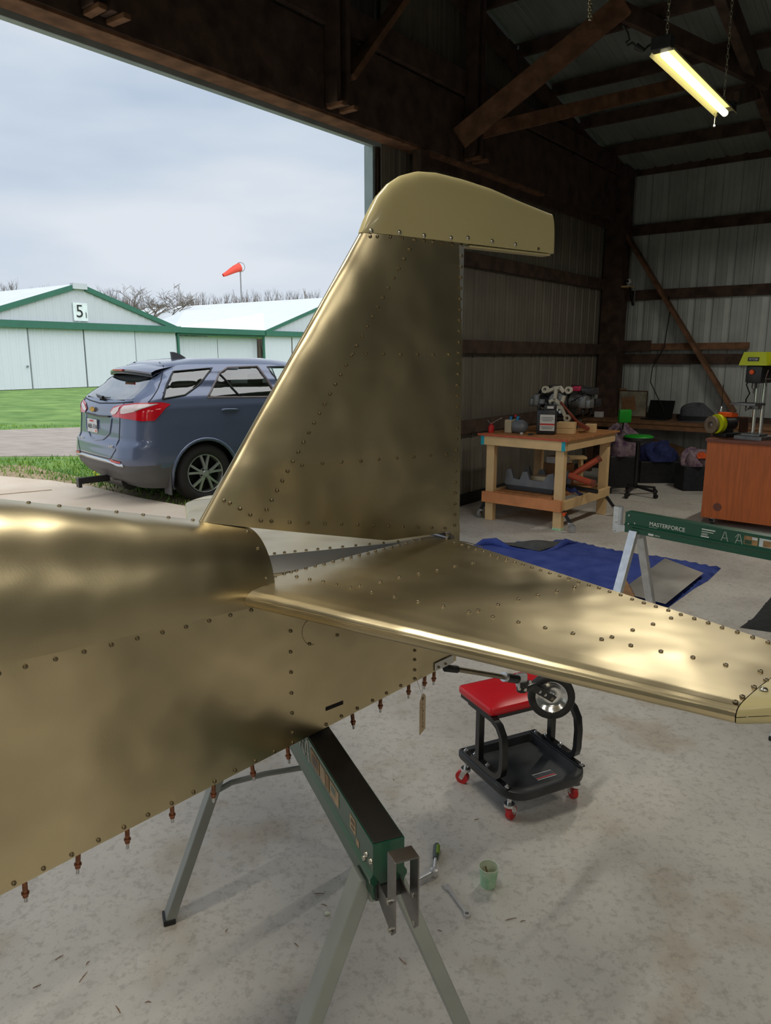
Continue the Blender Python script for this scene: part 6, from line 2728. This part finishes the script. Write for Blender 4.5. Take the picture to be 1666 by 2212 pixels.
for sg in (-1, 1):
    fline(W_Q, .012, 'window_seal', 'car_black', .001, sg, True)
    fline(W_R, .016, 'window_seal', 'car_trim', .001, sg, True)
    fline(W_F, .014, 'window_seal', 'car_black', .001, sg, True)
    fline([(1.30, 1.45), (1.48, 1.05)], .012, 'window_divider', 'car_black', .0, sg)
    fline([(1.06, 1.04), (1.12, .98), (1.22, .86), (1.36, .74)], .006, 'door_seam', 'car_seam', -.001, sg)
    fline([(2.06, 1.52), (2.06, .95), (2.04, .45)], .006, 'door_seam', 'car_seam', -.001, sg)
    fline([(.72, 1.60), (.66, 1.50), (.50, 1.22), (.34, 1.03)], .006, 'body_seam', 'car_seam', -.001, sg)
    # wheel arches and wheels
    for wx, wz in wheels:
        arch = [(wx + RA * math.cos(t), wz + RA * math.sin(t)) for t in [math.pi * (-.12 + 1.24 * i / 24) for i in range(25)]]
        b = K_()
        b.tube([V(x, sg * (side_y(x, max(.25, z)) - .004), z) for x, z in arch], .022, 6)
        b.build('arch_lip', 'car_paint', car, True)
        b = K_()
        b.grid(lambda u, v: V(wx + RA * math.cos(math.pi * (-.1 + 1.2 * u)), sg * (.60 + .31 * v), wz + RA * math.sin(math.pi * (-.1 + 1.2 * u))), 20, 2)
        b.grid(lambda u, v: V(wx + RA * v * math.cos(math.pi * (-.1 + 1.2 * u)), sg * .60, wz + RA * v * math.sin(math.pi * (-.1 + 1.2 * u))), 20, 2)
        b.build('wheel_well', 'car_black', car)
        Tq = Tcar @ frame((wx, sg * .885, wz), (1, 0, 0), None, (0, sg, 0)) if sg > 0 else Tcar @ Matrix(((1, 0, 0, wx), (0, 0, -1, -.885), (0, 1, 0, wz), (0, 0, 0, 1)))
        b = MB(Tq)
        b.lathe([(.225, -.02), (.235, .004), (.27, .018), (.315, .012), (.340, -.012), (.345, -.05), (.345, -.18), (.33, -.21), (.22, -.21)], None, 40, False)
        tr_ = b.build('tire', 'tire', car, True, 50)
        if wx > 2 and sg > 0:
            continue
        b = MB(Tq)
        b.lathe([(.228, -.005), (.222, .006), (.214, .002), (.208, -.03), (.205, -.16)], None, 40, False)
        rim = b.build('rim', 'alloy', car, True, 50)
        MB(Tq).lathe([(.205, -.075), (.001, -.075)], None, 24).build('brake_shadow', 'car_black', rim)
        for i in range(5):
            for dl in (-.17, .17):
                a = i * 2 * math.pi / 5 + math.pi / 2 + dl
                a2 = i * 2 * math.pi / 5 + math.pi / 2 + dl * 1.35
                b = MB(Tq)
                b.tube([V(.05 * math.cos(a - dl * .4), .05 * math.sin(a - dl * .4), .0), V(.12 * math.cos(a), .12 * math.sin(a), -.004), V(.212 * math.cos(a2), .212 * math.sin(a2), -.008)], 0, flat=(.026, .030))
                b.build('spoke', 'alloy', rim)
            a = i * 2 * math.pi / 5 + math.pi / 2 + .63
            b = MB(Tq)
            b.cyl(V(.058 * math.cos(a), .058 * math.sin(a), -.01), V(.058 * math.cos(a), .058 * math.sin(a), .012), .011, n=8)
            b.build('lug_nut', 'car_black', rim)
        MB(Tq).lathe([(.072, -.02), (.070, .0), (.040, .006), (.034, .014), (.0005, .015)], None, 20).build('hub_cap', 'alloy', rim, True, 40)
    # mud flap
    b = K_()
    b.box((XW - .44, sg * .82, .27), (.02, .17, .26), None, .006)
    b.build('mud_flap', 'car_cladding', car)
    # tail lamps: one outline over the corner, split by the hatch seam
    s_ = sg
    tail([(s_ * y, z) for y, z in ((.36, .93), (.43, .985), (.60, 1.01), (.60, .885), (.45, .885))], .008, 'tail_lamp', 'lamp_red', None, 5)
    tail([(s_ * y, z) for y, z in ((.38, .925), (.45, .970), (.585, .995), (.575, .955), (.50, .915), (.42, .905))], .013, 'reversing_lamp', 'lamp_clear', None, 4)
    wrap([(.605, .885), (.605, 1.01), (.80, 1.03), (1.05, 1.03), (1.17, 1.01), (1.10, .93), (1.03, .862), (.90, .858), (.76, .875)], .008, 'tail_lamp', 'lamp_red', s_)
    wrap([(.615, .955), (.64, 1.0), (.78, 1.018), (1.02, 1.018), (.92, .99), (.80, .945), (.68, .925), (.62, .925)], .013, 'turn_lamp', 'lamp_clear', s_)
    tail([(s_ * y, z) for y, z in ((.48, .545), (.70, .535), (.70, .515), (.50, .515))], .012, 'reflector', 'lamp_red', None, 3)
# chrome strip, number-plate recess, bumper lines
tline([(-.72, .490), (-.60, .495), (-.40, .520), (0, .525), (.40, .520), (.60, .495), (.72, .490)], .018, 'bumper_strip', 'chrome_strip', .004)
tline([(-.36, .885), (0, .875), (.36, .885)], .011, 'hatch_strip', 'car_black', .012)
tline([(-.60, 1.02), (-.60, .88), (-.59, .62), (-.48, .545), (.48, .545), (.59, .62), (.60, .88), (.60, 1.02)], .006, 'hatch_seam', 'car_seam', -.001)
tline([(-.40, .87), (-.36, .74), (-.20, .68), (0, .665), (.20, .68), (.36, .74), (.40, .87)], .008, 'hatch_crease', 'car_paint', .004)
tline([(-.72, 1.04), (-.4, 1.015), (0, 1.0), (.4, 1.015), (.72, 1.04)], .007, 'screen_seam', 'car_seam', .002)
Yp, Zp = .14, .885
xp = rear_x(Yp, Zp) - .012
b = K_()
b.box((xp, Yp, Zp), (.012, .305, .155), None, .004)
pl_ = b.build('number_plate', 'plate_white', car)
Tpl = Tcar @ Matrix(((0, 0, -1, xp - .008), (-1, 0, 0, Yp + .125), (0, 1, 0, Zp - .03), (0, 0, 0, 1)))
text_part('plate_number', 'AEK-1316', .072, Tpl, 'car_seam', pl_, .001)
b = K_()
b.box((xp - .007, Yp, Zp + .058), (.002, .12, .018))
b.build('plate_header', 'label_red', pl_)
b = K_()
b.box((xp - .007, Yp - .115, Zp - .055), (.002, .035, .025))
b.build('plate_sticker', 'orange_plastic', pl_)
# bow-tie emblem
Ye, Ze = .14, 1.075
xe = rear_x(Ye, Ze) - .016
Tem = Tcar @ Matrix(((0, 0, -1, xe), (-1, 0, 0, Ye), (0, 1, 0, Ze), (0, 0, 0, 1)))
b = MB(Tem)
b.prism([(-.075, -.016), (-.028, -.016), (-.030, -.030), (.028, -.030), (.032, -.016), (.065, -.016), (.080, .016), (.034, .016), (.030, .030), (-.026, .030), (-.028, .016), (-.060, .016)], .01)
em = b.build('emblem', 'gold_emblem', car)
Taw = Tcar @ Matrix(((0, 0, -1, rear_x(-.47, .69) - .006), (-1, 0, 0, -.42), (0, 1, 0, .68), (0, 0, 0, 1)))
text_part('badge', 'AWD', .05, Taw, 'chrome_strip', car, .003)
Teq = Tcar @ Matrix(((0, 0, -1, rear_x(.45, .72) - .006), (-1, 0, 0, .56), (0, 1, 0, .705), (0, 0, 0, 1)))
text_part('badge', 'EQUINOX', .04, Teq, 'chrome_strip', car, .003)
# spoiler, brake light, wiper, fin antenna, handle, hitch
b = K_()


def spl(u, v):
    y = (u * 2 - 1) * .60
    e = .40 + .10 * (y / .6) ** 2
    return V(e + (.80 - e) * v, y, 1.535 + .075 * v ** .6 - .035 * (y / .6) ** 2)


b.grid(spl, 16, 6)
b.grid(lambda u, v: spl(u, v) - V(-.01, 0, .04 * (1 - v) + .01), 16, 6)
b.grid(lambda u, v: spl(u, 0).lerp(spl(u, 0) - V(-.01, 0, .05), v), 16, 1)
b.build('spoiler', 'car_paint', car, True, 40)
tb_ = K_()
tb_.grid(lambda u, v: spl(u, 0) + V(.0, 0, -.022 - .016 * v), 16, 1)
tb_.grid(lambda u, v: spl(u, 0) + V(.16 * v, 0, -.045), 16, 1)
tb_.build('spoiler_edge', 'car_black', car)
b = K_()
b.box((.392, .08, 1.522), (.02, .28, .02), None, .004)
b.build('brake_lamp', 'lamp_red', car)
b = K_()
b.tube([V(rear_x(.0, 1.22) - .03, -.04, 1.215), V(rear_x(.2, 1.23) - .03, .15, 1.225), V(rear_x(.3, 1.25) - .025, .30, 1.24)], [.02, .018, .006], 6)
b.tube([V(rear_x(.0, 1.22) - .02, -.04, 1.215), V(rear_x(-.2, 1.22) - .02, -.22, 1.22)], [.012, .006], 6)
b.build('rear_wiper', 'car_black', car)
b = K_()
Ta = Matrix(((1, 0, 0, 1.12), (0, 0, 1, -.02), (0, 1, 0, 1.66), (0, 0, 0, 1)))
b.prism([(-.09, -.01), (-.10, .075), (-.06, .072), (.02, .045), (.10, -.005)], .04, Ta, -.02)
b.build('roof_antenna', 'car_cladding', car)
b = K_()
yh = -(side_y(1.3, 1.07) + .022)
b.tube([V(1.19, yh + .018, 1.07), V(1.23, yh, 1.075), V(1.37, yh, 1.07), V(1.41, yh + .018, 1.065)], .014, 8)
b.lathe([(.05, 0), (.03, .006), (.001, .007)], frame((1.32, yh + .022, 1.07), (1, 0, 0), None, (0, -1, 0)), 12)
b.build('door_handle', 'car_paint', car, True)
b = K_()
b.box((-.02, .0, .27), (.36, .07, .07), None, .005)
b.box((-.19, .0, .25), (.04, .09, .11), None, .005)
b.build('tow_hitch', 'car_black', car)
b = K_()
b.cyl((.30, -.30, .26), (.30, .35, .26), .11, n=14)
b.build('muffler', 'car_black', car, True, 40)
# seats seen through the glass
for x, y, s in ((1.15, -.40, 1), (1.15, .40, 1), (1.98, -.40, 1), (1.98, .40, 1)):
    b = K_()
    b.box((x, y, 1.08), (.14, .48, .42), None, .05)
    b.box((x - .02, y, 1.38), (.10, .26, .18), None, .04)
    b.build('seat', 'seat_cloth', car, True, 40)

# ================================================================== HANGING TUBE LAMPS
def tube_lamp(c, d, L, label, chains=True):
    d = Vector(d).normalized()
    s = V(-d.y, d.x, 0)
    root = thing('shop_lamp', c, label, 'lamp', 'hanging tube lamps')
    b = MB()
    a, e = c - d * L / 2, c + d * L / 2
    prof = [(-.062, -.012), (-.034, .028), (.034, .028), (.062, -.012), (.060, -.013), (.033, .025), (-.033, .025), (-.060, -.013)]
    n = len(prof)
    vs = [a + s * x + V(0, 0, z) for x, z in prof] + [e + s * x + V(0, 0, z) for x, z in prof]
    b.add(vs, [(i, (i + 1) % n, n + (i + 1) % n, n + i) for i in range(n)] + [list(range(n)), [n + i for i in range(n)]])
    b.build('reflector', 'lamp_white', root)
    b = MB()
    b.cyl(a + d * .03 + V(0, 0, -.006), e - d * .03 + V(0, 0, -.006), .019, n=14)
    b.build('glowing_tube', 'tube_glow', root, True, 50)
    for p in (a, e):
        b = MB()
        b.box((0, 0, 0), (.055, .10, .06), frame(p + V(0, 0, .03), d), .004)
        b.build('end_cap', 'black_plastic', root)
    li = bpy.data.lights.new('lamp_light', 'AREA')
    li.shape = 'RECTANGLE'
    li.size, li.size_y = L - .07, .036
    li.energy = LAMP_W
    li.color = (1.0, 0.95, 0.84)
    lo = bpy.data.objects.new('lamp_light', li)
    COL.objects.link(lo)
    lo.parent = root
    lo.location = (0, 0, -.0265)
    lo.rotation_euler = (0, 0, math.atan2(d.y, d.x))
    if chains:
        for p in (a + d * .05, e - d * .08):
            q = p + V(0, 0, .05)
            k = (q - G0).dot(GX)
            top = roof_z(k) - .12
            nl = int((top - q.z) / .028)
            for i in range(nl):
                b = MB()
                z = q.z + i * (top - q.z) / nl
                ax = d if i % 2 else s
                cc = V(q.x, q.y, z + .014)
                b.tube([cc + ax * .006 * math.cos(t) + V(0, 0, .017 * math.sin(t)) for t in [j * math.pi / 4 for j in range(9)]], .0022, 4, False)
                b.build('chain_link', 'chain_metal', root)
    return root


l0, l1 = V(1.34, 3.97, 3.05), V(2.08, 4.92, 3.05)
lamp = tube_lamp((l0 + l1) / 2, l1 - l0, 1.2, 'glowing tube lamp hanging on chains under the hangar roof')
# pull string with a bead, and the power cord with its plug hanging beside the lamp
pe = l1 - GX * .06 - SX * .05
MB().tube([pe, pe + V(0, 0, -.07)], .0025, 5).build('pull_cord', 'chain_metal', lamp)
MB().lathe([(.001, -.008), (.008, -.003), (.006, .006), (.001, .008)], Matrix.Translation(pe + V(0, 0, -.075)), 8).build('pull_bead', 'chain_metal', lamp)
cords = [(1428, 92), (1412, 93), (1400, 100), (1391, 110), (1378, 102), (1366, 92), (1356, 98), (1352, 92), (1360, 86), (1356, 70), (1346, 55)]
MB().tube([at_Y(x, y, 4.15) for x, y in cords], .006, 6).build('power_cord', 'cord_black', lamp)
MB().cyl(at_Y(1374, 99, 4.15), at_Y(1390, 109, 4.15), .016, .012, 10).build('plug', 'black_plastic', lamp)
MB().tube([l1 + V(0, 0, .03), at_Y(1600, 220, 4.85), at_Y(1606, 190, 4.85)], .005, 5).build('power_cord', 'cord_black', lamp)
for i, (k, m_) in enumerate(((1.3, 2.87), (-5.9, 2.87), (-6.9, 4.9), (-5.9, 6.9), (-9.5, 6.5), (-9.5, 2.87))):  # unseen lamps added to brighten bench and floor and put highlights on the metal
    tube_lamp(gw(k, m_, 3.05), GX, 1.2, 'unseen tube lamp added outside the picture for fill light and highlights', False)
# gold chain bundle hanging from the truss
b = MB()
gc = thing('hanging_chain', at_Y(1275, 40, 5.0), 'short bundle of brass chain hanging from the truss', 'chain')
for j in range(2):
    for i in range(9):
        c_ = at_Y(1273 + j * 4, 38 - i * 7, 5.0)
        b = MB()
        ax = V(1, 0, 0) if (i + j) % 2 else V(0, 1, 0)
        b.tube([c_ + ax * .008 * math.cos(t) + V(0, 0, .016 * math.sin(t)) for t in [q * math.pi / 4 for q in range(9)]], .003, 4, False)
        b.build('chain_link', 'chain_metal', gc)
